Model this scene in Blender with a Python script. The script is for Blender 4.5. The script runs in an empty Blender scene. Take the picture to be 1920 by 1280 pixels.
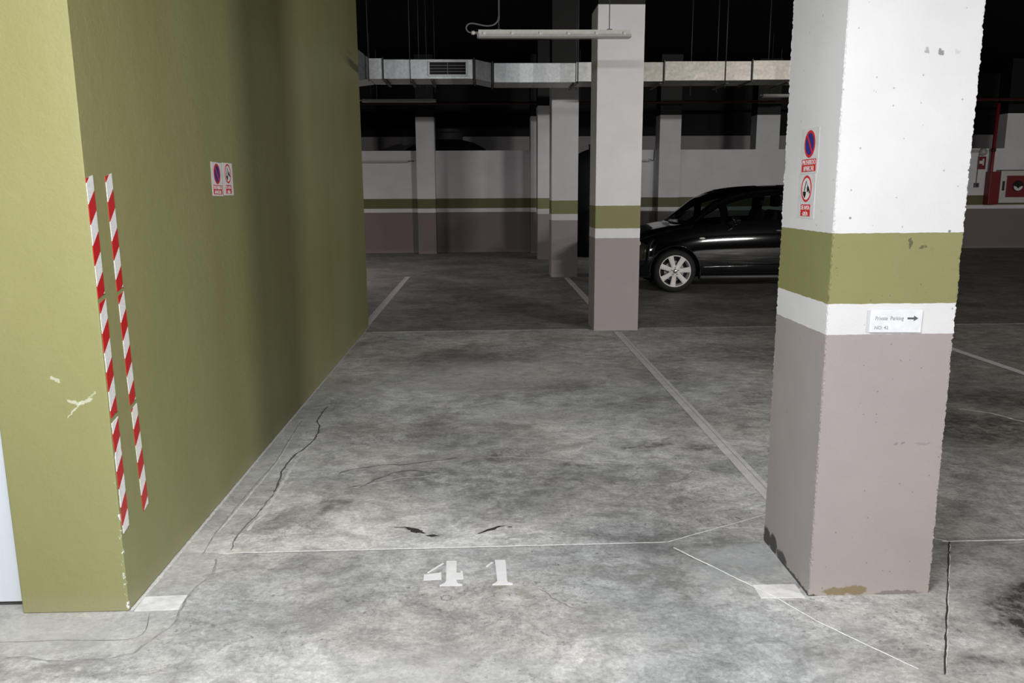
import bpy, bmesh, math, random
from mathutils import Vector, Matrix, noise as mnoise
random.seed(7)
C = bpy.context.scene.collection
PI = math.pi

# ------------------------------------------------------------------ helpers
def obj(name, bm, mat=None, parent=None, smooth=False, mats=None):
    me = bpy.data.meshes.new(name)
    bmesh.ops.recalc_face_normals(bm, faces=bm.faces[:])
    bm.to_mesh(me); bm.free()
    for m in (mats or ([mat] if mat else [])): me.materials.append(m)
    if smooth:
        for p in me.polygons: p.use_smooth = True
    o = bpy.data.objects.new(name, me); C.objects.link(o)
    if parent: o.parent = parent
    return o

def tag(o, label, cat, group=None, kind=None):
    o['label'] = label; o['category'] = cat
    if group: o['group'] = group
    if kind: o['kind'] = kind
    return o

def thing(name, label, cat, loc=(0, 0, 0), rz=0, group=None):
    o = bpy.data.objects.new(name, None); C.objects.link(o)
    o.empty_display_size = .1
    o.location = loc; o.rotation_euler = (0, 0, rz)
    return tag(o, label, cat, group)

def struct(o, label, cat='structure'):
    o['kind'] = 'structure'; o['label'] = label; o['category'] = cat
    return o

def copy_tree(o, parent=None):
    c = o.copy(); C.objects.link(c)
    if parent: c.parent = parent
    for ch in o.children: copy_tree(ch, c)
    return c

def box(bm, x0, x1, y0, y1, z0, z1, bev=0, seg=2):
    vs = [bm.verts.new((x, y, z)) for z in (z0, z1) for x, y in ((x0, y0), (x1, y0), (x1, y1), (x0, y1))]
    fs = [bm.faces.new([vs[i] for i in f]) for f in ((3, 2, 1, 0), (4, 5, 6, 7), (0, 1, 5, 4), (1, 2, 6, 5), (2, 3, 7, 6), (3, 0, 4, 7))]
    if bev:
        es = list({e for f in fs for e in f.edges})
        bmesh.ops.bevel(bm, geom=es, offset=bev, segments=seg, affect='EDGES', profile=.5)
    return bm

def prism(bm, pts, z0, z1):
    a = [bm.verts.new((x, y, z0)) for x, y in pts]; b = [bm.verts.new((x, y, z1)) for x, y in pts]
    n = len(pts)
    bm.faces.new(a[::-1]); bm.faces.new(b)
    for i in range(n): bm.faces.new((a[i], a[(i + 1) % n], b[(i + 1) % n], b[i]))
    return bm

def ring(bm, cx, cy, r0, r1, z0, z1, n=40):
    loops = []
    for r, z in ((r0, z0), (r1, z0), (r1, z1), (r0, z1)):
        loops.append([bm.verts.new((cx + r * math.cos(2 * PI * i / n), cy + r * math.sin(2 * PI * i / n), z)) for i in range(n)])
    for k in range(4):
        A, B = loops[k], loops[(k + 1) % 4]
        for i in range(n): bm.faces.new((A[i], A[(i + 1) % n], B[(i + 1) % n], B[i]))
    return bm

def disc(bm, cx, cy, r, z0, z1, n=40):
    return prism(bm, [(cx + r * math.cos(2 * PI * i / n), cy + r * math.sin(2 * PI * i / n)) for i in range(n)], z0, z1)

def lathe(bm, prof, n=32, axis='Z', cap=True):
    """prof: list of (radius, height)"""
    loops = []
    for r, h in prof:
        L = []
        for i in range(n):
            a = 2 * PI * i / n; c, s = r * math.cos(a), r * math.sin(a)
            L.append(bm.verts.new((c, s, h) if axis == 'Z' else ((c, h, s) if axis == 'Y' else (h, c, s))))
        loops.append(L)
    for A, B in zip(loops, loops[1:]):
        for i in range(n): bm.faces.new((A[i], A[(i + 1) % n], B[(i + 1) % n], B[i]))
    if cap:
        bm.faces.new(loops[0]); bm.faces.new(loops[-1])
    return bm

def tube(bm, pts, r, n=8):
    pts = [Vector(p) for p in pts]; loops = []
    up = Vector((0, 0, 1)); prev = None
    for i, p in enumerate(pts):
        d = (pts[min(i + 1, len(pts) - 1)] - pts[max(i - 1, 0)]).normalized()
        if prev is None:
            a = d.cross(up)
            if a.length < .05: a = d.cross(Vector((1, 0, 0)))
        else:
            a = prev - d * prev.dot(d)
        a.normalize(); b = d.cross(a); prev = a
        loops.append([bm.verts.new(p + (a * math.cos(2 * PI * k / n) + b * math.sin(2 * PI * k / n)) * r) for k in range(n)])
    for A, B in zip(loops, loops[1:]):
        for k in range(n): bm.faces.new((A[k], A[(k + 1) % n], B[(k + 1) % n], B[k]))
    bm.faces.new(loops[0]); bm.faces.new(loops[-1])
    return bm

def arc_pts(pts, rad, n=5):
    """round the corners of a polyline"""
    pts = [Vector(p) for p in pts]; out = [pts[0]]
    for a, b, c in zip(pts, pts[1:], pts[2:]):
        u = (a - b).normalized(); v = (c - b).normalized()
        p0, p1 = b + u * rad, b + v * rad
        for i in range(n + 1):
            t = i / n; out.append(p0 * (1 - t) ** 2 + b * 2 * t * (1 - t) + p1 * t * t)
    out.append(pts[-1]); return out

def text_bm(body, x0, x1, y0, y1, z0, z1, bold=.0):
    cu = bpy.data.curves.new('lettering', 'FONT'); cu.body = body; cu.size = 1; cu.offset = bold
    o = bpy.data.objects.new('lettering', cu); C.objects.link(o)
    bpy.context.view_layer.update()
    me = bpy.data.meshes.new_from_object(o.evaluated_get(bpy.context.evaluated_depsgraph_get()))
    xs = [v.co.x for v in me.vertices]; ys = [v.co.y for v in me.vertices]
    ax, bx, ay, by = min(xs), max(xs), min(ys), max(ys)
    bm = bmesh.new(); bm.from_mesh(me)
    bmesh.ops.remove_doubles(bm, verts=bm.verts[:], dist=1e-5)
    for v in bm.verts:
        v.co = Vector((x0 + (v.co.x - ax) / (bx - ax) * (x1 - x0), y0 + (v.co.y - ay) / (by - ay) * (y1 - y0), z0))
    r = bmesh.ops.extrude_face_region(bm, geom=bm.faces[:])
    for g in r['geom']:
        if isinstance(g, bmesh.types.BMVert): g.co.z = z1
    bpy.data.objects.remove(o); bpy.data.curves.remove(cu); bpy.data.meshes.remove(me)
    return bm

# ------------------------------------------------------------------ node helpers
class G:
    def __init__(s, name):
        s.m = bpy.data.materials.new(name); s.m.use_nodes = True
        s.nt = s.m.node_tree; s.nt.nodes.clear()
        s.out = s.nt.nodes.new('ShaderNodeOutputMaterial')
        s.pos = s.nt.nodes.new('ShaderNodeNewGeometry').outputs['Position']
        s.xyz = None
    def set(s, sock, v):
        if hasattr(v, 'is_linked') or isinstance(v, bpy.types.NodeSocket): s.nt.links.new(v, sock)
        elif isinstance(v, (tuple, list)) and sock.type == 'RGBA' and len(v) == 3: sock.default_value = (*v, 1)
        else: sock.default_value = v
    def M(s, op, a, b=0.0, c=0.0, clamp=False):
        n = s.nt.nodes.new('ShaderNodeMath'); n.operation = op; n.use_clamp = clamp
        s.set(n.inputs[0], a); s.set(n.inputs[1], b); s.set(n.inputs[2], c); return n.outputs[0]
    def V(s, op, a, b=(0, 0, 0), scale=None):
        n = s.nt.nodes.new('ShaderNodeVectorMath'); n.operation = op
        s.set(n.inputs[0], a); s.set(n.inputs[1], b)
        if scale is not None: s.set(n.inputs['Scale'], scale)
        return n.outputs['Value'] if op in ('LENGTH', 'DOT_PRODUCT', 'DISTANCE') else n.outputs['Vector']
    def X(s, i):
        if s.xyz is None:
            n = s.nt.nodes.new('ShaderNodeSeparateXYZ'); s.nt.links.new(s.pos, n.inputs[0]); s.xyz = n
        return s.xyz.outputs[i]
    def comb(s, x, y, z):
        n = s.nt.nodes.new('ShaderNodeCombineXYZ')
        for i, v in enumerate((x, y, z)): s.set(n.inputs[i], v)
        return n.outputs[0]
    def noise(s, scale, detail=4, rough=.55, vec=None, dist=0, color=False):
        n = s.nt.nodes.new('ShaderNodeTexNoise'); s.set(n.inputs['Vector'], vec if vec is not None else s.pos)
        n.inputs['Scale'].default_value = scale; n.inputs['Detail'].default_value = detail
        n.inputs['Roughness'].default_value = rough; n.inputs['Distortion'].default_value = dist
        return n.outputs['Color' if color else 'Fac']
    def vor(s, scale, vec=None):
        n = s.nt.nodes.new('ShaderNodeTexVoronoi'); s.set(n.inputs['Vector'], vec if vec is not None else s.pos)
        n.inputs['Scale'].default_value = scale; return n.outputs['Distance'], n.outputs['Color']
    def ss(s, v, a, b, t0=0.0, t1=1.0):
        n = s.nt.nodes.new('ShaderNodeMapRange'); n.interpolation_type = 'SMOOTHSTEP'
        s.set(n.inputs[0], v); s.set(n.inputs[1], a); s.set(n.inputs[2], b); s.set(n.inputs[3], t0); s.set(n.inputs[4], t1)
        return n.outputs[0]
    def mix(s, f, a, b, mode='MIX'):
        n = s.nt.nodes.new('ShaderNodeMix'); n.data_type = 'RGBA'; n.blend_type = mode
        s.set(n.inputs[0], f); s.set(n.inputs[6], a); s.set(n.inputs[7], b); return n.outputs[2]
    def bump(s, h, strength=.3, dist=.01):
        n = s.nt.nodes.new('ShaderNodeBump'); n.inputs['Strength'].default_value = strength
        n.inputs['Distance'].default_value = dist; s.set(n.inputs['Height'], h); return n.outputs[0]
    def bsdf(s, color, rough=.6, metal=0.0, normal=None, spec=.5, coat=0.0, alpha=None):
        n = s.nt.nodes.new('ShaderNodeBsdfPrincipled')
        s.set(n.inputs['Base Color'], color); s.set(n.inputs['Roughness'], rough); s.set(n.inputs['Metallic'], metal)
        n.inputs['Specular IOR Level'].default_value = spec; n.inputs['Coat Weight'].default_value = coat
        n.inputs['Coat Roughness'].default_value = .03
        if normal is not None: s.set(n.inputs['Normal'], normal)
        if alpha is not None: s.set(n.inputs['Alpha'], alpha)
        s.nt.links.new(n.outputs[0], s.out.inputs[0]); return s.m
    def seg(s, p, a, b):
        """distance from p to the segment a-b (3-vectors)"""
        a, b = Vector(a), Vector(b); ba = b - a
        pa = s.V('SUBTRACT', p, tuple(a))
        h = s.M('MULTIPLY', s.V('DOT_PRODUCT', pa, tuple(ba)), 1 / ba.length_squared, clamp=True)
        return s.V('LENGTH', s.V('SUBTRACT', pa, s.V('SCALE', tuple(ba), scale=h)))
    def poly(s, p, pts):
        d = None
        for a, b in zip(pts, pts[1:]):
            e = s.seg(p, a, b); d = e if d is None else s.M('MINIMUM', d, e)
        return d

def simple(name, col, rough=.5, metal=0, nz=.06, scale=30, spec=.5, coat=0, bump=0):
    g = G(name)
    f = g.ss(g.noise(scale, 5), .3, .7)
    c = g.mix(f, tuple(x * (1 - nz) for x in col), tuple(min(1, x * (1 + nz)) for x in col))
    nm = g.bump(g.noise(scale * 6, 3), bump, .002) if bump else None
    return g.bsdf(c, rough, metal, nm, spec, coat)

WHITE = (.80, .79, .80); GREEN = (.255, .250, .105); OLIVE = (.268, .259, .110); MAUVE = (.375, .333, .330)

def paint(name, z1=1.011, z2=1.121, z3=1.370, ztop=9., pits=1.0, rough_amp=1.0, marks=None, dado=MAUVE, stripe=GREEN, white=WHITE):
    """banded wall paint: mauve dado, white line, green stripe, white above, black above ztop"""
    g = G(name)
    wob = g.M('MULTIPLY', g.M('SUBTRACT', g.noise(26, 4), .5), .008)
    z = g.M('ADD', g.X(2), wob)
    t = g.noise(1.6, 5, .6)
    shade = g.ss(t, .25, .75, .93, 1.05)
    c = g.mix(g.M('GREATER_THAN', z, z1), dado, white)
    c = g.mix(g.M('GREATER_THAN', z, z2), c, stripe)
    c = g.mix(g.M('GREATER_THAN', z, z3), c, white)
    c = g.mix(1.0, c, g.comb(shade, shade, shade), 'MULTIPLY')
    c = g.mix(g.ss(g.X(2), .0, .09, .35, 0), c, (.42, .37, .31))
    nrm_h = g.noise(140, 4, .6)
    if pits:
        d, col = g.vor(11)
        sp = g.nt.nodes.new('ShaderNodeSeparateColor'); g.nt.links.new(col, sp.inputs[0])
        th = g.M('MULTIPLY', g.M('POWER', sp.outputs[0], 4.0), .075 * pits)
        pit = g.ss(g.M('SUBTRACT', d, th), -.012, .004, 1, 0)
        d2, col2 = g.vor(34)
        sp2 = g.nt.nodes.new('ShaderNodeSeparateColor'); g.nt.links.new(col2, sp2.inputs[0])
        pit2 = g.ss(g.M('SUBTRACT', d2, g.M('MULTIPLY', g.M('POWER', sp2.outputs[1], 6.0), .12 * pits)), -.02, .006, 1, 0)
        pm = g.M('MAXIMUM', pit, g.M('MULTIPLY', pit2, .6))
        c = g.mix(g.M('MULTIPLY', pm, .75), c, (.10, .095, .09))
        nrm_h = g.M('SUBTRACT', nrm_h, g.M('MULTIPLY', pm, 2.5))
    if marks:
        warp = g.V('ADD', g.pos, g.V('SCALE', g.V('SUBTRACT', g.noise(45, 3, color=True), (.5, .5, .5)), scale=.03))
        for (cx, cy, cz, rx, ry, rz, colr, s) in marks:
            q = g.V('DIVIDE', g.V('SUBTRACT', warp, (cx, cy, cz)), (rx, ry, rz))
            c = g.mix(g.ss(g.V('LENGTH', q), .75, 1.05, s, 0), c, colr)
    c = g.mix(g.M('GREATER_THAN', g.X(2), ztop), c, (.0045, .0045, .0045))
    return g.bsdf(c, .55, 0, g.bump(nrm_h, .25 * rough_amp, .004), .35)

# ------------------------------------------------------------------ materials
black_paint = simple('black ceiling paint', (.006, .006, .007), .9, spec=.1)
m_white_plastic = simple('white plastic', (.62, .62, .58), .35)
m_diffuser = simple('grey diffuser', (.42, .41, .40), .3)
m_red = simple('red enamel', (.20, .014, .018), .45)
m_red_dark = simple('dark red pipe paint', (.055, .006, .008), .6)
m_print_red = simple('red print', (.62, .03, .035), .45)
m_print_blue = simple('blue print', (.035, .03, .22), .45)
m_print_black = simple('black print', (.015, .015, .017), .5)
m_print_grey = simple('grey print', (.10, .105, .12), .5)
m_pale_grey = simple('pale grey print', (.30, .31, .34), .5)
m_vinyl = simple('white vinyl', (.78, .76, .76), .4)
m_film = simple('cloudy clear film', (.70, .71, .72), .25)
m_acrylic = simple('bluish white acrylic', (.80, .82, .86), .2)
m_steel = simple('dull steel', (.22, .22, .22), .5, .7)
m_rod = simple('dark steel rod', (.08, .08, .08), .5, .4)
m_cable = simple('grey cable', (.13, .13, .13), .5)
m_dark = simple('dark void', (.012, .012, .012), .8)
m_line = simple('worn pale line paint', (.50, .48, .47), .6, nz=.16, scale=14, bump=.2)
m_digit = simple('white stencil paint', (.80, .79, .80), .6, nz=.05, scale=20)
m_tank = simple('black polyethylene', (.010, .010, .011), .55, spec=.3)
m_tank_lid = simple('dark grey polyethylene', (.045, .045, .048), .6)

# car
m_car = simple('black car lacquer', (.003, .003, .004), .06, nz=.0, spec=.6, coat=1.0)
m_trim = simple('black plastic trim', (.012, .012, .012), .45)
m_tyre = simple('tyre rubber', (.010, .010, .010), .75, bump=.2)
m_alloy = simple('silver alloy', (.88, .85, .82), .35, .0)
m_chrome = simple('polished metal', (.75, .73, .70), .15, .9)
m_seat = simple('grey seat cloth', (.06, .065, .065), .8)
m_lampglass = simple('clear lamp plastic', (.75, .72, .66), .15)
m_redlamp = simple('red lamp plastic', (.35, .01, .01), .2)
def glass_mat():
    g = G('tinted car glass'); nt = g.nt
    a = nt.nodes.new('ShaderNodeBsdfTransparent'); a.inputs[0].default_value = (.34, .40, .38, 1)
    b = nt.nodes.new('ShaderNodeBsdfGlossy'); b.inputs['Roughness'].default_value = .02
    f = nt.nodes.new('ShaderNodeFresnel'); f.inputs[0].default_value = 1.45
    m = nt.nodes.new('ShaderNodeMixShader')
    nt.links.new(f.outputs[0], m.inputs[0]); nt.links.new(a.outputs[0], m.inputs[1]); nt.links.new(b.outputs[0], m.inputs[2])
    nt.links.new(m.outputs[0], g.out.inputs[0]); return g.m
m_glass = glass_mat()

STAINS_SHADE = [
    (-.76, 3.88, .06, .36, (.10, .097, .09), .55), (-.52, 4.18, .34, .22, (.13, .128, .125), .4), (.86, 4.60, .13, .10, (.06, .055, .05), .75),
    (1.02, 4.72, .20, .07, (.08, .072, .06), .6), (.50, 4.32, .10, .07, (.09, .088, .08), .6), (1.30, 4.60, .14, .08, (.08, .072, .06), .6),
    (-.02, 4.46, .24, .06, (.10, .10, .10), .55), (-.12, 3.50, .10, .03, (.12, .10, .09), .6), (.08, 3.62, .20, .05, (.09, .075, .06), .45), (-.34, 5.2, .18, .25, (.16, .12, .11), .35),
    (.15, 4.05, .75, .36, (.15, .152, .155), .5), (.80, 3.68, .46, .22, (.14, .145, .15), .4), (.72, 3.38, .5, .10, (.12, .118, .112), .5),  # first two: near pillar's bluish shadow painted into the floor
    (1.90, 2.56, .19, .15, (.045, .042, .038), 1.0), (2.02, 2.74, .18, .15, (.05, .047, .042), 1.0), (2.1, 2.5, .14, .1, (.05, .047, .042), .9), (1.68, 2.40, .22, .06, (.07, .066, .06), .6),
    (3.15, 4.9, .55, .42, (.05, .042, .032), .65), (3.9, 5.6, .8, .3, (.05, .042, .032), .5), (2.2, 4.3, .35, .3, (.10, .085, .065), .4),
    (.40, 3.02, .18, .07, (.15, .145, .135), .5), (.62, 2.96, .20, .10, (.14, .133, .125), .5), (.80, 2.88, .11, .12, (.13, .12, .11), .5),
    (.28, 2.62, .22, .12, (.18, .178, .17), .4), (-1.02, 2.62, .2, .12, (.17, .165, .155), .45), (-.75, 2.72, .3, .16, (.21, .207, .2), .4),
    (-.03, 3.045, .035, .018, (.30, .22, .10), .6), (.085, 2.915, .05, .016, (.30, .20, .09), .6), (1.30, 2.62, .2, .08, (.45, .44, .42), .4),
    (1.06, 3.14, .24, .13, (.46, .49, .50), .7), (1.02, 3.02, .20, .12, (.38, .405, .41), .6), (.95, 3.25, .3, .035, (.14, .138, .135), .5),
    (-.2, 7.2, 1.0, .5, (.11, .107, .105), .45), (.4, 6.2, .7, .25, (.13, .127, .122), .4), (2.2, 7.4, .8, .5, (.12, .113, .105), .4),
    (.1, 6.7, 1.1, .6, (.74, .73, .72), .5), (-.4, 6.2, 1.0, .35, (.62, .61, .60), .45), (.35, 5.35, .8, .25, (.60, .59, .57), .4), (-.9, 5.0, .2, .4, (.16, .158, .155), .35),
    (-.15, 2.35, .5, .2, (.44, .44, .43), .4), (-1.55, 2.66, .4, .1, (.50, .495, .48), .5), (-1.3, 2.42, .5, .06, (.17, .165, .155), .55)]

def floor_mat():
    g = G('worn concrete slab')
    x, y = g.X(0), g.X(1)
    p = g.pos
    w1 = g.V('SUBTRACT', g.noise(2.2, 4, .6, color=True), (.5, .5, .5))
    pw = g.V('ADD', p, g.V('SCALE', w1, scale=.34))
    # slabs poured separately, with middle brightness and back and right dimness painted in
    base = g.mix(g.M('GREATER_THAN', y, 3.28), (.50, .498, .49), (.67, .662, .652))
    base = g.mix(g.M('GREATER_THAN', y, 8.75), base, (.36, .345, .335))
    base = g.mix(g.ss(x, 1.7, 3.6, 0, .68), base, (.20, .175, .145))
    tint = g.ss(g.noise(.9, 4, .6, vec=g.V('ADD', p, (31, 7, 0))), .38, .62)
    base = g.mix(1.0, base, g.mix(tint, (1.015, .99, .955), (.97, .995, 1.02)), 'MULTIPLY')
    big = g.ss(g.noise(1.15, 8, .66, vec=pw), .30, .68, .60, 1.14)
    med = g.ss(g.noise(8, 10, .74, vec=g.V('MULTIPLY', pw, (1.0, 1.4, 1))), .30, .70, .66, 1.24)
    fine = g.ss(g.noise(52, 8, .78), .34, .66, .78, 1.20)
    k = g.M('MULTIPLY', g.M('MULTIPLY', big, med), fine)
    base = g.mix(1.0, base, g.comb(k, k, k), 'MULTIPLY')
    mid = g.ss(y, 3.26, 3.30)
    # tyre-dark clouds, pale scuffs
    cloud = g.M('MULTIPLY', g.ss(g.noise(1.9, 12, .76, vec=g.V('ADD', pw, (5, 3, 0))), .53, .64), g.M('ADD', .20, g.M('MULTIPLY', mid, .22)))
    base = g.mix(cloud, base, (.12, .117, .115))
    pale = g.ss(g.noise(3.1, 12, .78, vec=g.V('ADD', pw, (11, 2, 0))), .58, .68, 0, .45)
    base = g.mix(pale, base, (.62, .61, .595))
    # wandering dark hairlines and scabs, in patches
    zone = g.ss(g.noise(1.4, 3, .5, vec=g.V('ADD', p, (3, 17, 0))), .44, .60)
    r = g.M('ABSOLUTE', g.M('SUBTRACT', g.noise(3.6, 10, .66, vec=g.V('ADD', pw, (2, 9, 0)), dist=.7), .5))
    vein = g.M('MULTIPLY', g.ss(r, .0, .016, 1, 0), g.M('MULTIPLY', zone, g.M('ADD', .22, g.M('MULTIPLY', mid, .18))))
    base = g.mix(vein, base, (.09, .086, .08))
    scab = g.M('MULTIPLY', g.ss(g.noise(12, 11, .78, vec=pw), .575, .64), g.M('MULTIPLY', zone, .55))
    base = g.mix(scab, base, (.12, .115, .108))
    spk = g.M('MULTIPLY', g.ss(g.noise(34, 7, .76), .57, .64), g.M('MULTIPLY', zone, .65))
    base = g.mix(spk, base, (.08, .076, .07))
    fleck = g.ss(g.noise(24, 8, .78, vec=g.V('ADD', p, (7, 7, 0))), .62, .70, 0, .5)
    base = g.mix(fleck, base, (.66, .65, .635))
    # placed stains and the near pillar's painted shadow, broken up by fine grain
    at = g.nt.nodes.new('ShaderNodeAttribute'); at.attribute_name = 'stain_shade'
    brk = g.ss(g.noise(15, 8, .74), .36, .62, .25, 1.25)
    base = g.mix(g.M('MULTIPLY', at.outputs['Alpha'], brk, clamp=True), base, at.outputs['Color'])
    # trowelled strip along the painted wall
    inw = g.M('MULTIPLY', g.ss(g.M('ADD', x, g.M('MULTIPLY', g.noise(3, 3), .09)), -1.135, -1.105, 1, 0),
              g.M('MULTIPLY', g.ss(y, 2.48, 2.55), g.ss(y, 5.6, 8.5, 1, .35)))
    base = g.mix(g.M('MULTIPLY', inw, .38), base, (.42, .412, .395))
    h = g.M('ADD', g.noise(9, 6, .6), g.M('MULTIPLY', g.noise(120, 4, .7), .16))
    rough = g.ss(g.noise(2, 5), .3, .7, .55, .78)
    return g.bsdf(base, rough, 0, g.bump(h, .28, .02), .3)

def build_floor(mat):
    def axis(lo, a, b, hi, st, co):
        v = []; t = lo
        while t < a - 1e-6: v.append(t); t += co
        t = a
        while t < b - 1e-6: v.append(t); t += st
        t = b
        while t < hi - 1e-6: v.append(t); t += co
        return v + [hi]
    xs = axis(-8, -2.4, 5.0, 15, .028, 1.0); ys = axis(-16, 1.7, 9.0, 23, .028, 1.0)
    verts = []; cols = []
    for yy in ys:
        for xx in xs:
            verts.append((xx, yy, 0.0))
            r = g_ = b = al = 0.0
            if -2.5 < xx < 5.1 and 1.6 < yy < 9.1:
                q = Vector((xx, yy, 0))
                wx = xx + .11 * mnoise.fractal(q * 3.1, 1.0, 2.0, 4) + .02 * mnoise.noise(q * 21)
                wy = yy + .11 * mnoise.fractal(q * 3.1 + Vector((40, 0, 0)), 1.0, 2.0, 4) + .02 * mnoise.noise(q * 21 + Vector((9, 9, 0)))
                for (cx, cy, rx, ry, col, s) in STAINS_SHADE:
                    dx, dy = (wx - cx) / rx, (wy - cy) / ry
                    d2 = dx * dx + dy * dy
                    if d2 < 1.4:
                        d = math.sqrt(d2); t = max(0, min(1, (1.18 - d) / .85)); t = t * t * (3 - 2 * t) * s
                        na = al * (1 - t) + t
                        if na > 1e-6:
                            r = (r * al * (1 - t) + col[0] * t) / na; g_ = (g_ * al * (1 - t) + col[1] * t) / na; b = (b * al * (1 - t) + col[2] * t) / na
                        al = na
            cols += [r, g_, b, al]
    nx = len(xs); faces = []
    for j in range(len(ys) - 1):
        for i in range(nx - 1):
            k = j * nx + i; faces.append((k, k + 1, k + nx + 1, k + nx))
    k = len(verts); verts += [(-8, -16, -.2), (15, -16, -.2), (15, 23, -.2), (-8, 23, -.2)]; cols += [0] * 16
    faces.append((k + 3, k + 2, k + 1, k))
    me = bpy.data.meshes.new('floor'); me.from_pydata(verts, [], faces)
    a = me.color_attributes.new('stain_shade', 'FLOAT_COLOR', 'POINT'); a.data.foreach_set('color', cols)
    me.materials.append(mat)
    o = bpy.data.objects.new('floor', me); C.objects.link(o); return o

def floor_lines(floor):
    """cracks, trowel ridges and mortar-filled saw cuts, each a thin sliver of mesh on the slab"""
    mats = {'dk': simple('crack shadow dirt', (.115, .11, .104), .9, nz=.3, scale=40), 'md': simple('grey grime line', (.19, .184, .176), .9, nz=.25, scale=30),
            'lt': simple('pale cement ridge', (.64, .63, .615), .8, nz=.15, scale=40), 'wj': simple('white joint mortar', (.85, .84, .825), .8, nz=.12, scale=60),
            'rg': simple('dull trowel ridge', (.30, .292, .28), .9, nz=.25, scale=30), 'bl': simple('dark pit dirt', (.035, .031, .024), .95, nz=.3, scale=60)}
    def line(pts, w, mk, wob=.008, name='crack', seed=[0], vary=.6, z=.0012):
        seed[0] += 1
        P = [Vector((a, b, 0)) for a, b in pts]; S = []
        if name != 'saw_cut' and len(P) > 2:      # round the course of cracks and trowel ridges
            Q = []
            for i in range(len(P) - 1):
                p0, p1, p2, p3 = (P[max(0, min(len(P) - 1, i + k))] for k in (-1, 0, 1, 2))
                for j in range(6):
                    u = j / 6; Q.append(.5 * ((2 * p1) + (p2 - p0) * u + (2 * p0 - 5 * p1 + 4 * p2 - p3) * u * u + (3 * p1 - p0 - 3 * p2 + p3) * u ** 3))
            P = Q + [P[-1]]
        for a, b in zip(P, P[1:]):
            n = max(1, int((b - a).length / .018))
            S += [a.lerp(b, i / n) for i in range(n)]
        S.append(P[-1]); bm = bmesh.new(); L = []
        for i, q in enumerate(S):
            d = (S[min(i + 1, len(S) - 1)] - S[max(i - 1, 0)]).normalized(); nrm = Vector((-d.y, d.x, 0))
            k = Vector((seed[0] * 3.3, i * .018 * 14, 0))
            off = wob * (mnoise.noise(k) + .5 * mnoise.noise(k * 2.7))
            hw = w * .5 * max(.12, 1 + vary * 1.6 * mnoise.noise(k * 2.1 + Vector((50, 0, 0))))
            if i in (0, len(S) - 1): hw *= .3
            c = q + nrm * off
            L.append((bm.verts.new((c.x - nrm.x * hw, c.y - nrm.y * hw, z * .3)), bm.verts.new((c.x, c.y, z)), bm.verts.new((c.x + nrm.x * hw, c.y + nrm.y * hw, z * .3))))
        for A, B in zip(L, L[1:]):
            for j in range(2): bm.faces.new((A[j], A[j + 1], B[j + 1], B[j]))
        obj(name, bm, mats[mk], floor)
    line([(-1.145, 5.66), (-1.15, 5.33), (-1.095, 5.11), (-1.08, 4.84), (-1.125, 4.6), (-1.144, 4.4), (-1.12, 4.16), (-1.10, 3.98)], .010, 'dk')
    line([(-1.10, 3.98), (-1.108, 3.74), (-1.125, 3.54), (-1.132, 3.40), (-1.112, 3.30)], .007, 'md')
    line([(-1.068, 4.85), (-1.10, 4.5), (-1.085, 3.98), (-1.085, 3.70), (-1.105, 3.50)], .016, 'lt', .014, 'ridge')
    line([(-1.25, 5.3), (-1.241, 5.0), (-1.215, 4.44), (-1.23, 4.1), (-1.24, 3.49), (-1.221, 3.26)], .006, 'rg', .004, 'ridge')
    line([(-1.235, 5.0), (-1.207, 4.44), (-1.222, 3.8), (-1.230, 3.49)], .009, 'lt', .004, 'ridge')
    line([(-1.154, 3.22), (-1.123, 3.10), (-1.148, 2.98), (-1.154, 2.88), (-1.145, 2.79), (-1.133, 2.71), (-1.167, 2.61), (-1.20, 2.51)], .010, 'rg', .006, 'ridge')
    line([(-1.20, 2.51), (-1.29, 2.486), (-1.43, 2.476), (-1.64, 2.51), (-2.2, 2.5)], .012, 'rg', .012, 'ridge')
    line([(-1.252, 2.78), (-1.233, 2.613), (-1.477, 2.607), (-1.692, 2.603), (-2.3, 2.6)], .003, 'md', .004)
    line([(-1.328, 2.80), (-1.328, 9.1)], .016, 'lt', .003, 'ridge', vary=.4)
    def blob(cx, cy, rx, ry, ang, mk='bl', n=36, rag=.45):
        seed_ = cx * 7 + cy * 3; pts = []
        for i in range(n):
            t = 2 * PI * i / n; k = 1 + rag * mnoise.noise(Vector((math.cos(t) * 1.4 + seed_, math.sin(t) * 1.4, 0))) + rag * .6 * mnoise.noise(Vector((math.cos(t) * 4 + seed_, math.sin(t) * 4, 4)))
            px, py = rx * k * math.cos(t), ry * k * math.sin(t)
            pts.append((cx + px * math.cos(ang) - py * math.sin(ang), cy + px * math.sin(ang) + py * math.cos(ang)))
        obj('pit', prism(bmesh.new(), pts, .0, .0011), mats[mk], floor)
    blob(-.335, 3.470, .050, .016, -.55, rag=.7); blob(-.40, 3.505, .045, .006, -.1, 'md', rag=.8); blob(-.250, 3.409, .024, .010, 0)
    blob(.008, 3.463, .052, .011, .62, rag=.6); blob(.058, 3.497, .022, .007, .2, 'md'); blob(.100, 3.489, .010, .005, 0)
    line([(-.815, 4.235), (-.68, 4.35), (-.50, 4.37), (-.326, 4.42), (-.17, 4.48)], .012, 'md', .03)
    line([(-.733, 4.04), (-.64, 4.06), (-.517, 4.25), (-.264, 4.237)], .014, 'md', .03)
    line([(-.70, 4.02), (-.55, 4.12), (-.42, 4.16), (-.28, 4.19)], .007, 'lt', .02, 'ridge')
    line([(.0, 4.486), (.246, 4.459), (.453, 4.40), (.707, 4.34)], .008, 'lt', .02, 'ridge')
    line([(.201, 2.892), (.252, 2.82), (.307, 2.741)], .004, 'md', .014)
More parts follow.
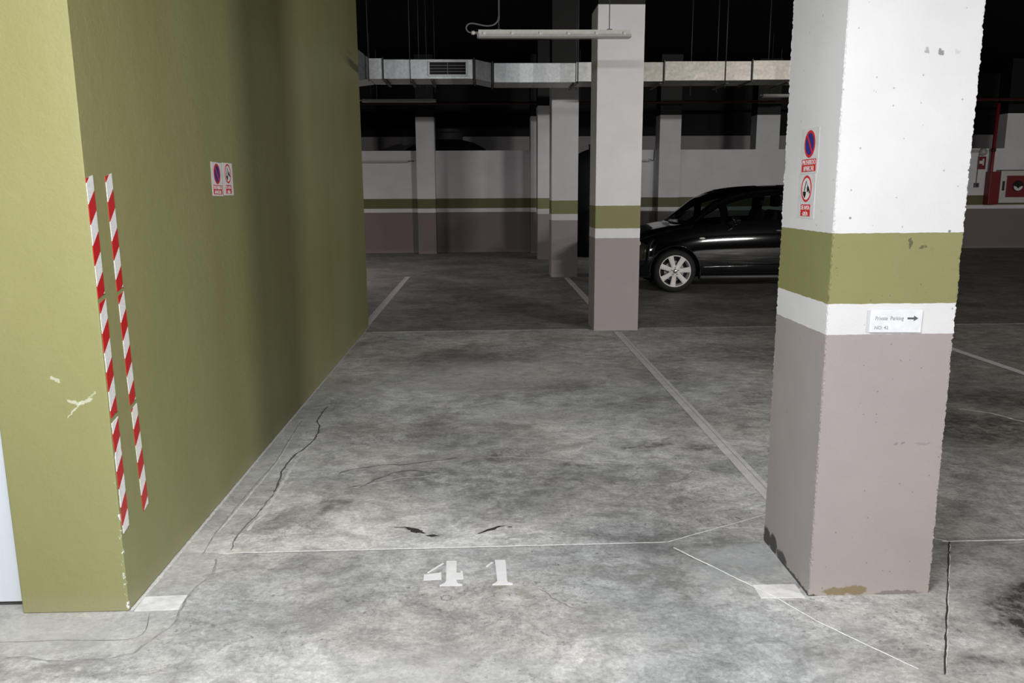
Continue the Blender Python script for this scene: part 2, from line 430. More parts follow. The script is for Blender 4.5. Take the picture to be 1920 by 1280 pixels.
    for j in range(1):
        line([(-.162 + .020 * math.cos(a), 2.845 + .020 * math.sin(a)) for a in [i * PI / 6 for i in range(13)]], .004, 'md', .004)
    # thin mortar-filled saw cuts
    line([(-1.16, 3.272), (.784, 3.294)], .0075, 'wj', .003, 'saw_cut', vary=.3)
    line([(-1.10, 3.264), (.90, 3.287)], .004, 'md', .004, 'saw_cut')
    line([(.784, 3.294), (1.313, 3.571), (1.45, 3.64), (2.02, 3.243)], .006, 'wj', .003, 'saw_cut', vary=.4)
    line([(.80, 3.235), (1.01, 2.91), (1.095, 2.778), (1.17, 2.62), (1.38, 2.31)], .0036, 'wj', .003, 'saw_cut', vary=.6, z=.0036)
    line([(.792, 3.232), (.90, 3.065)], .004, 'dk', .002, 'saw_cut')
    line([(1.45, 2.28), (2.02, 3.243)], .0065, 'bl', .003, 'saw_cut', vary=.4)
    line([(1.458, 2.285), (2.012, 3.225)], .003, 'lt', .004, 'saw_cut', vary=.7)
    line([(1.99, 3.246), (6.3, 3.25)], .007, 'wj', .003, 'saw_cut', vary=.3)
    line([(2.1, 3.20), (2.3, 3.205), (2.45, 3.235)], .010, 'md', .006)
    line([(-1.25, 8.72), (1.15, 8.76)], .030, 'wj', .006, 'saw_cut', vary=.25)
    line([(1.70, 8.78), (9.0, 8.80)], .024, 'wj', .006, 'saw_cut', vary=.25)
    line([(3.30, 5.35), (3.458, 5.218), (3.55, 5.02), (3.75, 4.9)], .02, 'lt', .02)
    line([(.95, 3.42), (1.10, 3.44), (1.25, 3.41)], .006, 'lt', .014)

def green_wall_mat():
    g = G('olive green wall paint')
    c = OLIVE
    v = g.ss(g.noise(1.3, 5, .6, vec=g.V('MULTIPLY', g.pos, (1, 1, .35))), .3, .7, .92, 1.06)
    c = g.mix(1.0, c, g.comb(v, v, g.M('MULTIPLY', v, v)), 'MULTIPLY')
    c = g.mix(g.ss(g.noise(.8, 3, .5), .42, .62, 0, .35), c, (.28, .29, .13))
    x, y, z = g.X(0), g.X(1), g.X(2)
    # grubby foot of the wall
    c = g.mix(g.ss(z, .0, .10, .35, 0), c, (.36, .33, .22))
    # paint knocked off the arris
    edge = g.M('MULTIPLY', g.ss(x, -1.347, -1.337), g.ss(y, 2.800, 2.812, 1, 0))
    chip = g.M('MULTIPLY', edge, g.M('MULTIPLY', g.ss(g.noise(38, 3, .6), .55, .60), g.ss(z, .34, .55, 1, 0)))
    c = g.mix(chip, c, (.82, .81, .78))
    # pale scuffs on the end face
    q = g.comb(x, 0.0, z)
    q = g.V('ADD', q, g.V('SCALE', g.V('SUBTRACT', g.noise(60, 3, color=True), (.5, .5, .5)), scale=.022))
    q = g.V('MULTIPLY', q, (1, 0, 1))
    for pts, w, s in (([(-1.518, .891), (-1.495, .879)], .007, .4), ([(-1.47, .806), (-1.434, .796), (-1.388, .812)], .007, .45),
                      ([(-1.43, .797), (-1.476, .748)], .003, .45), ([(-1.40, .815), (-1.375, .835)], .005, .3)):
        d = g.poly(q, [(a, 0, b) for a, b in pts])
        m = g.M('MULTIPLY', g.ss(d, w * .4, w, s, 0), g.ss(y, 2.80, 2.83, 1, 0))
        c = g.mix(m, c, (.78, .80, .70))
    # small pale flecks on the long face
    d, col = g.vor(5)
    sp = g.nt.nodes.new('ShaderNodeSeparateColor'); g.nt.links.new(col, sp.inputs[0])
    fl = g.ss(g.M('SUBTRACT', d, g.M('MULTIPLY', g.M('POWER', sp.outputs[0], 8.0), .05)), -.01, .003, 1, 0)
    c = g.mix(g.M('MULTIPLY', fl, .45), c, (.5, .48, .3))
    h = g.M('ADD', g.noise(16, 5, .6), g.M('MULTIPLY', g.noise(110, 4, .65), .35))
    return g.bsdf(c, .48, 0, g.bump(h, .30, .008), .4)

def tape_mat(name, y0, z0, white=(.80, .79, .80)):
    g = G(name)
    s = g.M('SUBTRACT', g.M('SUBTRACT', g.X(2), z0), g.M('MULTIPLY', g.M('SUBTRACT', g.X(1), y0), .95))
    f = g.M('FRACT', g.M('DIVIDE', s, .140))
    red = g.M('LESS_THAN', f, .5)
    d, _ = g.vor(150)
    honey = g.ss(d, .25, .55, .9, 1.05)
    c = g.mix(red, white, (.52, .012, .014))
    c = g.mix(1.0, c, g.comb(honey, honey, honey), 'MULTIPLY')
    return g.bsdf(c, .28, 0, None, .6)

def duct_mat():
    g = G('galvanised duct sheet')
    cell = g.M('FLOOR', g.M('ADD', g.M('MULTIPLY', g.X(0), 5.4), 40.3))
    n = g.nt.nodes.new('ShaderNodeTexWhiteNoise'); n.noise_dimensions = '1D'; g.nt.links.new(cell, n.inputs['W'])
    v = g.M('MULTIPLY', g.M('ADD', .56, g.M('MULTIPLY', n.outputs[0], .34)), g.ss(g.X(0), 1.0, 2.6, 1, .55))  # left brightened and right dimmed in colour against the lamp reflections
    sp = g.ss(g.noise(24, 5, .7), .3, .7, .85, 1.12)
    v = g.M('MULTIPLY', v, sp)
    rough = g.M('ADD', .38, g.M('MULTIPLY', n.outputs[0], .14))
    cc = g.mix(g.ss(g.X(0), .6, 2.4), (.92, .97, 1.0), (1.0, .95, .86))
    c = g.mix(1.0, cc, g.comb(v, v, v), 'MULTIPLY')
    return g.bsdf(c, rough, .55, g.bump(g.noise(5, 2), .2, .02), .5)

M_FLOOR = floor_mat(); M_GREEN = green_wall_mat(); M_DUCT = duct_mat()

# ------------------------------------------------------------------ the setting
fl = build_floor(M_FLOOR)
struct(fl, 'worn stained grey concrete garage floor', 'floor')
floor_lines(fl)
bm = bmesh.new(); box(bm, -8, 15, -16, 23, 4.6, 4.8)
struct(obj('ceiling', bm, black_paint), 'black painted garage ceiling', 'ceiling')

bm = bmesh.new(); box(bm, -1.72, -1.335, 2.795, 9.1, 0, 4.6, .004, 1)
struct(obj('wall_left', bm, M_GREEN), 'long olive green wall on the left with its near end face', 'wall')
# wall beside the door, left of the green wall
bm = bmesh.new(); box(bm, -8, -1.722, 2.90, 3.05, 0, 4.6)
struct(obj('wall_front', bm, M_GREEN), 'green wall behind the white door at far left', 'wall')
d = bpy.data.objects.new('door_1', None); C.objects.link(d); d.location = (-2.3, 2.865, 0)
struct(d, 'white metal door leaf at the left edge beside the green wall', 'door')
m_door = simple('white door enamel', (.70, .745, .80), .35, nz=.02, scale=3)
bm = bmesh.new(); box(bm, -.50, .558, -.02, .02, .022, 2.12, .004); obj('door_leaf', bm, m_door, d)
bm = bmesh.new(); box(bm, -.56, -.505, -.03, .034, 0, 2.18, .003); box(bm, -.505, .573, -.03, .034, 2.125, 2.18, .003)
obj('door_frame', bm, m_door, d)
hd = bmesh.new(); tube(hd, arc_pts([(-.42, -.02, 1.02), (-.42, -.07, 1.02), (-.30, -.07, 1.02)], .02), .010); obj('door_handle', hd, m_steel, d, True)

MAUVE_DIM = (.235, .195, .195); GREEN_DIM = (.150, .145, .060)  # mauve and green darkened, putting the dimness at the back into the paint
P_BACK = paint('back wall banded paint', .978, 1.072, 1.308, 9, pits=0, rough_amp=.5, dado=MAUVE_DIM, stripe=GREEN_DIM)
bm = bmesh.new(); box(bm, -6, 1.9, 20.0, 20.2, 0, 2.445); box(bm, 3.58, 15, 20.0, 20.2, 0, 2.445)
struct(obj('wall_back', bm, P_BACK), 'low banded wall across the back with mauve base, white line and green stripe', 'wall')
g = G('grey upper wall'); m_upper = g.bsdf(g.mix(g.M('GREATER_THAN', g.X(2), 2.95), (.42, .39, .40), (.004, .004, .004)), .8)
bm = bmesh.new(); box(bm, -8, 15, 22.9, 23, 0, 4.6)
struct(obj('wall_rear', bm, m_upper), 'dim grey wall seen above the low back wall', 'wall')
P_SIDE = paint('side wall banded paint', 1.0, 1.11, 1.36, 3.3, pits=0, rough_amp=.5)
bm = bmesh.new(); box(bm, 14.8, 15, -15.8, 22.6, 0, 4.6)
struct(obj('wall_right', bm, P_SIDE), 'banded wall at the far right of the garage', 'wall')
bm = bmesh.new(); box(bm, -8, 15, -16, -15.8, 0, 4.6)
struct(obj('wall_near', bm, P_SIDE), 'banded wall across the driving aisle', 'wall')

# ------------------------------------------------------------------ pillars
def pillar_bm(w, dpt, h, c0, amp, jit, dz, zfine, seed, flat=1):
    """square concrete pillar with worn arrises; base centre at the origin's front-left corner"""
    bm = bmesh.new(); loops = []
    zs = []; z = 0.0
    while z < zfine: zs.append(z); z += dz
    zs += [zfine + (h - zfine) * t for t in (0, .25, .5, .75, 1)] if zfine < h else [h]
    cor = [((0, 0), (1, 0), (0, 1)), ((w, 0), (0, 1), (-1, 0)), ((w, dpt), (-1, 0), (0, -1)), ((0, dpt), (0, -1), (1, 0))]
    for z in zs:
        L = []
        for k, (p, dn, dp) in enumerate(cor):     # dp: back along the previous side, dn: along the next side
            n1 = mnoise.fractal(Vector((seed + k * 13.1, 0, z * 9)), 1.0, 2.0, 5)
            n2 = mnoise.noise(Vector((seed + k * 7.7, 5, z * 55)))
            n3 = mnoise.noise(Vector((seed + k * 3.7, 9, z * 130)))
            c = c0 + amp * max(0.0, .55 * n1 + .55 * max(0, n2) + .35 * max(0, n3))
            for t in (0, .25, .5, .75, 1):
                q = Vector(p) + Vector(dp) * c * (1 - t) ** 2 + Vector(dn) * c * t * t
                if 0 < t < 1:
                    q += (Vector(dp) + Vector(dn)) * jit * mnoise.noise(Vector((seed + k * 5 + t * 3, 2, z * 95)))
                L.append(bm.verts.new((q.x, q.y, z)))
        loops.append(L)
    n = len(loops[0])
    for A, B in zip(loops, loops[1:]):
        for i in range(n): bm.faces.new((A[i], A[(i + 1) % n], B[(i + 1) % n], B[i]))
    bm.faces.new(loops[0]); bm.faces.new(loops[-1])
    return bm

GP = 'banded concrete pillars of the garage'
dark = (.05, .047, .043)
P_NEAR = paint('near pillar paint', 1.011, 1.122, 1.371, 3.37, pits=1.15, white=(.72, .715, .73), marks=[
    (1.493, 2.79, 1.978, .010, .05, .010, (.22, .22, .22), .6), (1.543, 2.79, 1.973, .010, .05, .009, (.12, .12, .12), .75), (1.595, 2.79, 1.978, .010, .05, .009, (.5, .5, .5), .5),
    (1.493, 2.79, 1.336, .008, .05, .022, (.09, .09, .05), .9), (1.540, 2.79, 1.322, .010, .05, .010, (.09, .09, .05), .9), (1.57, 2.79, 1.312, .010, .05, .010, (.22, .21, .09), .6),
    (1.32, 2.79, .018, .06, .05, .018, (.24, .185, .10), .9), (1.39, 2.79, .022, .05, .05, .022, (.24, .185, .10), .9), (1.56, 2.79, .006, .1, .05, .012, (.16, .15, .15), .7),
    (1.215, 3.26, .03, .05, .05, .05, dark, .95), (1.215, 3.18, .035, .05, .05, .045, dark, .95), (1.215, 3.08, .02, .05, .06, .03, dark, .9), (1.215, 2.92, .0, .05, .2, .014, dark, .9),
    (1.60, 2.79, .60, .03, .05, .006, (.25, .23, .23), .5), (1.53, 2.79, .60, .008, .05, .006, (.2, .18, .18), .6), (1.50, 2.79, .60, .008, .05, .006, (.2, .18, .18), .6)])
bm = pillar_bm(.465, .50, 4.6, .005, .016, .004, .006, 2.35, 1.0)
o = obj('concrete_pillar', bm, P_NEAR); o.location = (1.215, 2.795, 0)
tag(o, 'nearest concrete pillar with chipped edges, right foreground, carrying the small white parking sign', 'pillar', GP)

def pillar(x0, x1, y0, y1, ztop, label, z123=(1.005, 1.108, 1.348), pits=.6, z0=0.0, seed=2.0):
    kw = dict(dado=MAUVE_DIM, stripe=GREEN_DIM) if y0 > 19 else {}  # pillars at the back wall take the darkened bands too
    m = paint('pillar paint', *z123, ztop, pits=pits, rough_amp=.6, **kw)
    bm = pillar_bm(x1 - x0, y1 - y0, 4.6 - z0, .005, .006, .001, .03, 3.5 - z0, seed)
    o = obj('concrete_pillar', bm, m); o.location = (x0, y0, z0)
    tag(o, label, 'pillar', GP); return o
pillar(1.180, 1.665, 8.66, 9.14, 3.37, 'middle concrete pillar just left of the black car, at the head of the bay')
pillar(1.160, 1.618, 14.12, 14.60, 3.25, 'third concrete pillar in the row, behind the middle pillar, crossed by the metal duct', (.99, 1.097, 1.328), seed=3)
pillar(1.160, 1.618, 17.8, 18.28, 3.27, 'fourth concrete pillar in the row, mostly hidden behind the third, beside the back wall', (.988, 1.10, 1.33), seed=4, pits=0)
pillar(1.112, 1.57, 19.62, 20.1, 3.21, 'last concrete pillar in the row, touching the back wall, only a sliver showing', (.981, 1.08, 1.31), seed=5, pits=0)
pillar(-1.60, -1.165, 19.62, 20.1, 3.20, 'pillar rising out of the back wall on the left, beside the green wall edge', (.979, 1.078, 1.306), seed=6, pits=0)
pillar(4.19, 4.70, 19.62, 20.1, 3.23, 'pillar rising out of the back wall above the hood of the black car', (.979, 1.078, 1.306), seed=7, pits=0)
pillar(6.72, 7.30, 20.25, 20.7, 3.28, 'pillar standing behind the low back wall above the roof of the black car', (.979, 1.078, 1.306), seed=8, pits=0)
pillar(13.0, 13.55, 20.25, 20.7, 3.30, 'pillar behind the back wall at the right edge, above the fire hose cabinet', (.979, 1.078, 1.306), seed=9, pits=0)

# ------------------------------------------------------------------ floor markings
def floor_mark(name, pts, mat, label, cat, group=None, z=.0025):
    bm = bmesh.new(); prism(bm, pts, 0, z)
    o = obj(name, bm, mat); return tag(o, label, cat, group)
def strip(x0, x1, y0, y1, n=40, wob=.004, seed=0):
    L = [(x0 + wob * mnoise.noise(Vector((seed, i * .7, 0))), y0 + (y1 - y0) * i / n) for i in range(n + 1)]
    R = [(x1 + wob * mnoise.noise(Vector((seed + 9, i * .7, 0))), y0 + (y1 - y0) * i / n) for i in range(n + 1)]
    return R + L[::-1]
GL = 'pale bay lines painted on the floor'
def line_mat(name, x0):
    g = G(name)
    w = g.M('ABSOLUTE', g.M('SUBTRACT', g.M('ADD', g.X(0), g.M('MULTIPLY', g.noise(5, 2), .006)), x0))
    c = g.mix(g.ss(g.noise(11, 6, .7), .3, .7), (.64, .615, .605), (.82, .79, .78))
    c = g.mix(g.ss(w, .0015, .004, .55, 0), c, (.15, .14, .14))
    return g.bsdf(c, .65, 0, g.bump(g.noise(90, 3), .2, .003), .3)
floor_mark('bay_line', strip(1.385, 1.465, 3.32, 8.56), line_mat('bay line paint', 1.44), 'long pale bay line from the near pillar to the middle pillar', 'line marking', GL)
floor_mark('bay_line', strip(1.375, 1.465, 9.16, 14.05, seed=3), line_mat('bay line paint', 1.43), 'dim bay line in the back bay between the middle and third pillars', 'line marking', GL)
floor_mark('bay_line', strip(-1.425, -1.335, 9.15, 14.4, seed=5), line_mat('bay line paint', -1.40), 'dim bay line in the back bay beyond the far end of the green wall', 'line marking', GL)
floor_mark('bay_line', strip(4.42, 4.50, 3.35, 8.5, seed=8), line_mat('bay line paint', 4.9), 'bay line at the right edge, seen past the near pillar', 'line marking', GL)
GPt = 'white corner patches at the bay mouth'
m_patch = simple('worn white patch paint', (.74, .735, .745), .6, nz=.14, scale=22)
floor_mark('corner_mark', [(-1.315, 2.795), (-1.155, 2.80), (-1.160, 2.907), (-1.318, 2.90)], m_patch, 'white painted patch on the floor at the foot of the green wall', 'floor marking', GPt)
m_patch2 = simple('white patch paint', (.80, .795, .785), .6, nz=.10, scale=22)
floor_mark('corner_mark', [(1.030, 2.787), (1.197, 2.785), (1.199, 2.888), (1.032, 2.890)], m_patch2, 'white painted patch on the floor at the foot of the near pillar', 'floor marking', GPt)
num = thing('floor_number', 'white stencilled number 41 painted on the floor at the bay entrance', 'floor marking', (-.09, 3.04, 0))
FOUR = [[(-.25, 3.052), (-.242, 3.052), (-.186, 3.130), (-.193, 3.134)], [(-.262, 3.033), (-.26, 2.986), (-.189, 2.993), (-.193, 3.050), (-.217, 3.042)],
        [(-.177, 3.152), (-.17, 2.978), (-.174, 2.962), (-.192, 2.944), (-.194, 2.938), (-.148, 2.938), (-.105, 2.936), (-.104, 2.946), (-.123, 2.955), (-.128, 2.972), (-.128, 2.991), (-.101, 2.992), (-.107, 3.059), (-.114, 3.065), (-.115, 3.043), (-.131, 3.044), (-.134, 3.150)]]
ONE = [[(-.013, 3.096), (-.008, 3.089), (.019, 3.129), (.011, 3.134)],
       [(.026, 3.152), (.030, 3.059), (.033, 2.967), (.027, 2.953), (.015, 2.943), (.013, 2.935), (.093, 2.936), (.094, 2.947), (.075, 2.956), (.072, 2.967), (.072, 3.048), (.070, 3.150)]]
for nm, polys in (('digit', FOUR), ('digit', ONE)):
    bm = bmesh.new()
    for pl in polys: prism(bm, [(x + .09, y - 3.04) for x, y in pl], 0, .0025)
    obj(nm, bm, m_digit, num)

# ------------------------------------------------------------------ hazard tape
GT = 'red and white hazard tape strips on the green wall'
def hazard(y0b, y0t, w, z0, z1, label, off, white=(.80, .79, .80), wrap=0, ragged=0, seed=0):
    n = 44; bm = bmesh.new(); A = []; xw = -1.335
    for i in range(n + 1):
        t = i / n; z = z0 + (z1 - z0) * t; y = y0b + (y0t - y0b) * t
        e = .004 * mnoise.noise(Vector((seed, z * 40, 1))) * ragged
        lift = .004 * max(0, mnoise.noise(Vector((seed + 4, z * 22, 3)))) * ragged
        zz = (0, 0) if 0 < i < n else (.0, .003 * (1 if i == 0 else -1))
        ys = [(y + e, xw - .0003 + lift), (y + w * .5, xw - .0003), (y + w - e, xw - .0003)]
        A.append([bm.verts.new((x, yy, z + k * .006 * (1 if i in (0, n) else 0))) for k, (yy, x) in enumerate(ys)])
    for a, b in zip(A, A[1:]):
        for k in range(2): bm.faces.new((a[k], a[k + 1], b[k + 1], b[k]))
    r = bmesh.ops.extrude_face_region(bm, geom=bm.faces[:])
    for gme in r['geom']:
        if isinstance(gme, bmesh.types.BMVert): gme.co.x += .0022
    o = obj('hazard_tape', bm, tape_mat('red and white tape', y0t, z1 + off, white))
    return tag(o, label, 'hazard tape', GT)
W = .050
hazard(2.803, 2.801, W, 1.166, 1.572, 'hazard tape strip on the wall edge, topmost of the left column', -.015, seed=1)
hazard(2.808, 2.806, W, .738, 1.148, 'hazard tape strip on the wall edge, middle of the left column', -.035, seed=2, ragged=.4)
hazard(2.812, 2.808, W, .300, .718, 'hazard tape strip on the wall edge, bottom of the left column, edge curling', .03, (.86, .85, .86), seed=3, ragged=1)
hazard(2.950, 2.944, W, 1.172, 1.581, 'hazard tape strip set in from the edge, topmost of the right column', -.02, seed=4)
hazard(2.966, 2.953, W, .742, 1.155, 'hazard tape strip set in from the edge, middle of the right column', -.03, seed=5)
hazard(2.990, 2.972, W, .312, .724, 'hazard tape strip set in from the edge, bottom of the right column', -.01, (.84, .83, .80), seed=6)

# ------------------------------------------------------------------ stickers
def frame_obj(o, origin, u, v):
    u = Vector(u).normalized(); v = Vector(v).normalized(); n = u.cross(v)
    m = Matrix.Identity(4)
    for i in range(3): m[i][0], m[i][1], m[i][2], m[i][3] = u[i], v[i], n[i], origin[i]
    o.matrix_world = m

def car_pict(bm, x, y, s, z0, z1):
    prism(bm, [(x + s * a, y + s * b) for a, b in ((-1, -.3), (1, -.3), (1, .1), (.6, .15), (.3, .55), (-.5, .55), (-.75, .12), (-1, .05))], z0, z1)
    for dx in (-.55, .55): disc(bm, x + s * dx, y - s * .32, s * .22, z0, z1, 12)

def no_parking(origin, u, v, label, base, lean=0, film=False):
    w, h = .082, .0825
    o = obj('no_parking_sticker', prism(bmesh.new(), [(-w, -h), (w, -h), (w, h), (-w, h)], 0, .0012), base)
    frame_obj(o, origin, u, v)
    tag(o, label, 'sticker', 'parking prohibition stickers')
    cy = .026; r = .050
    obj('prohibition_ring', ring(bmesh.new(), 0, cy, r * .80, r, .0012, .002), m_print_red, o)
    obj('blue_disc', disc(bmesh.new(), 0, cy, r * .80, .0012, .0018), m_print_blue, o)
    a = math.radians(-52); c, s = math.cos(a), math.sin(a); L = r * .82; t = r * .09
    obj('slash', prism(bmesh.new(), [(c * i * L - s * j * t, cy + s * i * L + c * j * t) for i, j in ((-1, -1), (1, -1), (1, 1), (-1, 1))], .0018, .0023), m_print_red, o)
    p = obj('text_panel', prism(bmesh.new(), [(-.066, -.075), (.066, -.075), (.066, -.029), (-.066, -.029)], .0012, .0018), m_print_red, o)
    obj('lettering', text_bm('PROHIBIDO', -.061, .061, -.050, -.032, .0018, .0023, .018), m_vinyl, p)
    obj('lettering', text_bm('APARCAR', -.050, .050, -.073, -.054, .0018, .0023, .018), m_vinyl, p)
    return o

def tow_sign(origin, u, v, label, base):
    w, h = .080, .0825
    o = obj('tow_away_sticker', prism(bmesh.new(), [(-w, -h), (w, -h), (w, h), (-w, h)], 0, .0012), base)
    frame_obj(o, origin, u, v)
    tag(o, label, 'sticker', 'tow away stickers')
    cy = .028; r = .049
    obj('prohibition_ring', ring(bmesh.new(), 0, cy, r * .83, r, .0012, .002), m_print_red, o)
    obj('white_disc', disc(bmesh.new(), 0, cy, r * .83, .0012, .0017), m_vinyl, o)
    bm = bmesh.new()
    prism(bm, [(-.022, cy - .008), (-.014, cy - .008), (-.002, cy + .028), (-.006, cy + .030)], .0017, .0022)      # jib
    prism(bm, [(-.030, cy - .010), (-.004, cy - .010), (-.002, cy - .018), (-.006, cy - .026), (-.024, cy - .026), (-.030, cy - .018)], .0017, .0022)
    disc(bm, -.014, cy - .027, .007, .0017, .0022, 14)
    prism(bm, [(-.005, cy + .029), (-.003, cy + .029), (.012, cy + .010), (.010, cy + .008)], .0017, .0022)      # rope
    prism(bm, [(.004, cy + .002), (.012, cy + .012), (.020, cy + .008), (.032, cy - .006), (.029, cy - .014), (.018, cy - .006), (.008, cy - .004)], .0017, .0022)   # lifted car
    disc(bm, .012, cy - .007, .006, .0017, .0022, 14); disc(bm, .030, cy - .013, .005, .0017, .0022, 14)
    obj('crane_pictogram', bm, m_print_black, o)
    p = obj('text_panel', prism(bmesh.new(), [(-.045, -.074), (.045, -.074), (.045, -.030), (-.045, -.030)], .0012, .0018), m_print_red, o)
    obj('lettering', text_bm('SE AVISA', -.039, .039, -.050, -.034, .0018, .0023, .018), m_vinyl, p)
    obj('lettering', text_bm('GRÚA', -.025, .025, -.073, -.053, .0018, .0023, .018), m_vinyl, p)
    return o
Y, Z = (0, 1, 0), (0, 0, 1)
no_parking((-1.3352, 4.158, 1.586), (0, 1, -.02), (0, .02, 1), 'white no parking sticker on the green wall, left of the pair', m_vinyl)
tow_sign((-1.3352, 4.332, 1.588), Y, Z, 'white tow away sticker on the green wall, right of the pair', m_vinyl)
no_parking((1.2152, 3.045, 1.662), (0, -1, .01), (0, .01, 1), 'no parking sticker on cloudy film, upper on the side of the near pillar', m_film)
tow_sign((1.2152, 3.052, 1.496), (0, -1, .01), (0, .01, 1), 'tow away sticker on cloudy film, lower on the side of the near pillar', m_film)

# private parking plate
o = obj('parking_sign', box(bmesh.new(), -.0935, .0935, -.0405, .0405, 0, .007, .0012, 2), m_acrylic)
frame_obj(o, (1.4615, 2.7935, 1.0585), (1, 0, -.012), (.012, 0, 1))
tag(o, 'small white plate reading Private Parking NO: 42 with arrow, on the near pillar', 'sign')
obj('lettering', text_bm('Private  Parking', -.076, .026, .000, .0185, .007, .0074, .004), m_pale_grey, o)
obj('lettering', text_bm('NO: 42', -.076, -.027, -.0285, -.0165, .007, .0074, .004), m_pale_grey, o)
obj('arrow', prism(bmesh.new(), [(.040, .0075), (.063, .0075), (.063, .001), (.079, .011), (.063, .021), (.063, .0145), (.040, .0145)], .007, .0075), m_print_grey, o)

# ------------------------------------------------------------------ duct
duct = thing('ventilation_duct', 'galvanised rectangular ventilation duct hanging across the garage behind the middle pillar', 'duct', (1.5, 11.6, 2.95))
OX, OY, OZ = 1.5, 11.6, 2.95
def dbox(bm, x0, x1, y0, y1, z0, z1, b=.003): return box(bm, x0 - OX, x1 - OX, y0 - OY, y1 - OY, z0 - OZ, z1 - OZ, b, 1)
def hexa(bm, A, B):
    a = [bm.verts.new((x - OX, y - OY, z - OZ)) for x, y, z in A]; b = [bm.verts.new((x - OX, y - OY, z - OZ)) for x, y, z in B]
    bm.faces.new(a[::-1]); bm.faces.new(b)
    for i in range(4): bm.faces.new((a[i], a[(i + 1) % 4], b[(i + 1) % 4], b[i]))
    return bm
def sect(x, y0, y1, z0, z1): return [(x, y0, z0), (x, y1, z0), (x, y1, z1), (x, y0, z1)]
YL, YR, DD = 11.30, 11.50, .60
obj('duct_section', dbox(bmesh.new(), -1.325, -.135, YL, YL + DD, 2.985, 3.235), M_DUCT, duct)
obj('duct_offset', hexa(bmesh.new(), sect(-.10, YL, YL + DD, 2.985, 3.232), sect(.115, YR, YR + DD, 2.965, 3.217)), M_DUCT, duct)
xs = [.15, 1.275, 2.487, 3.70, 4.95, 6.3]
for i, (a, b) in enumerate(zip(xs, xs[1:])):
    dz = .008 * i
    obj('duct_section', dbox(bmesh.new(), a, b, YR - .02 * i, YR - .02 * i + DD, 2.962 + dz, 3.217 + dz), M_DUCT, duct)
obj('duct_section', dbox(bmesh.new(), -1.52, -1.345, YL + .0, YL + DD, 2.985, 3.25), M_DUCT, duct)
obj('duct_reducer', hexa(bmesh.new(), sect(-1.53, YL + .02, YL + DD, 2.985, 3.26), sect(-2.4, YL + .5, YL + DD + .5, 2.95, 4.0)), M_DUCT, duct)
def flange(x, y0, z0, z1):
    bm = bmesh.new(); e = .018
    dbox(bm, x - .009, x + .009, y0 - e, y0 + DD + e, z0 - e, z0 + .002); dbox(bm, x - .009, x + .009, y0 - e, y0 + DD + e, z1 - .002, z1 + e)
    dbox(bm, x - .009, x + .009, y0 - e, y0 + .002, z0, z1); dbox(bm, x - .009, x + .009, y0 + DD - .002, y0 + DD + e, z0, z1)
    obj('flange', bm, m_rod, duct)
for x, y0, z0, z1 in ((-1.335, YL, 2.985, 3.24), (-.118, YL, 2.985, 3.235), (.133, YR, 2.964, 3.217), (1.29, YR, 2.962, 3.219), (2.487, YR - .03, 2.972, 3.23), (3.70, YR - .05, 2.98, 3.238), (4.95, YR - .07, 2.985, 3.245)):
    flange(x, y0, z0, z1)
for x, y0, zb in ((-1.31, YL, 2.975), (-.96, YL, 2.975), (-.68, YL, 2.975), (1.26, YR, 2.95), (2.44, YR, 2.955), (3.36, YR, 2.955), (4.2, YR - .05, 2.96)):
    bm = bmesh.new(); dbox(bm, x - .02, x + .02, y0 - .05, y0 + DD + .05, zb - .022, zb - .004)
    obj('support_rail', bm, m_rod, duct)
for x, y0, zb in ((-1.52, YL - .03, 2.95), (-.97, YL - .03, 2.90), (-.90, YL + DD + .03, 2.95), (-.68, YL + DD + .03, 2.87), (-.80, YL + DD + .1, 2.95), (1.30, YR - .03, 2.94), (1.345, YR + DD + .03, 2.94),
                  (3.02, YR + DD + .03, 2.85), (3.33, YR - .05, 2.88), (3.40, YR + DD + .03, 2.90), (4.14, YR + DD, 2.95)):
    bm = bmesh.new(); tube(bm, [(x - OX, y0 - OY, zb - OZ), (x - OX, y0 - OY, 4.6 - OZ)], .006, 6)
    obj('hanger_rod', bm, m_rod, duct, True)
gr = obj('air_grille', (lambda b: (dbox(b, -.735, -.205, YL - .022, YL - .001, 3.195, 3.215), dbox(b, -.735, -.205, YL - .022, YL - .001, 3.018, 3.040), dbox(b, -.735, -.710, YL - .022, YL - .001, 3.040, 3.195), dbox(b, -.230, -.205, YL - .022, YL - .001, 3.040, 3.195), b)[-1])(bmesh.new()), simple('pale grille frame', (.62, .63, .64), .35, .3), duct)
obj('grille_shade_panel', dbox(bmesh.new(), -.710, -.230, YL - .006, YL - .001, 3.040, 3.195, 0), m_dark, gr)  # solid dark panel standing in for the shade inside the duct
for zz in (3.075, 3.115, 3.155):
    bm = bmesh.new(); dbox(bm, -.708, -.232, YL - .018, YL - .008, zz - .004, zz + .004, .001); obj('louvre_blade', bm, m_steel, gr)
bm = bmesh.new(); dbox(bm, -.474, -.466, YL - .020, YL - .007, 3.04, 3.195, .001); obj('mullion', bm, m_steel, gr)

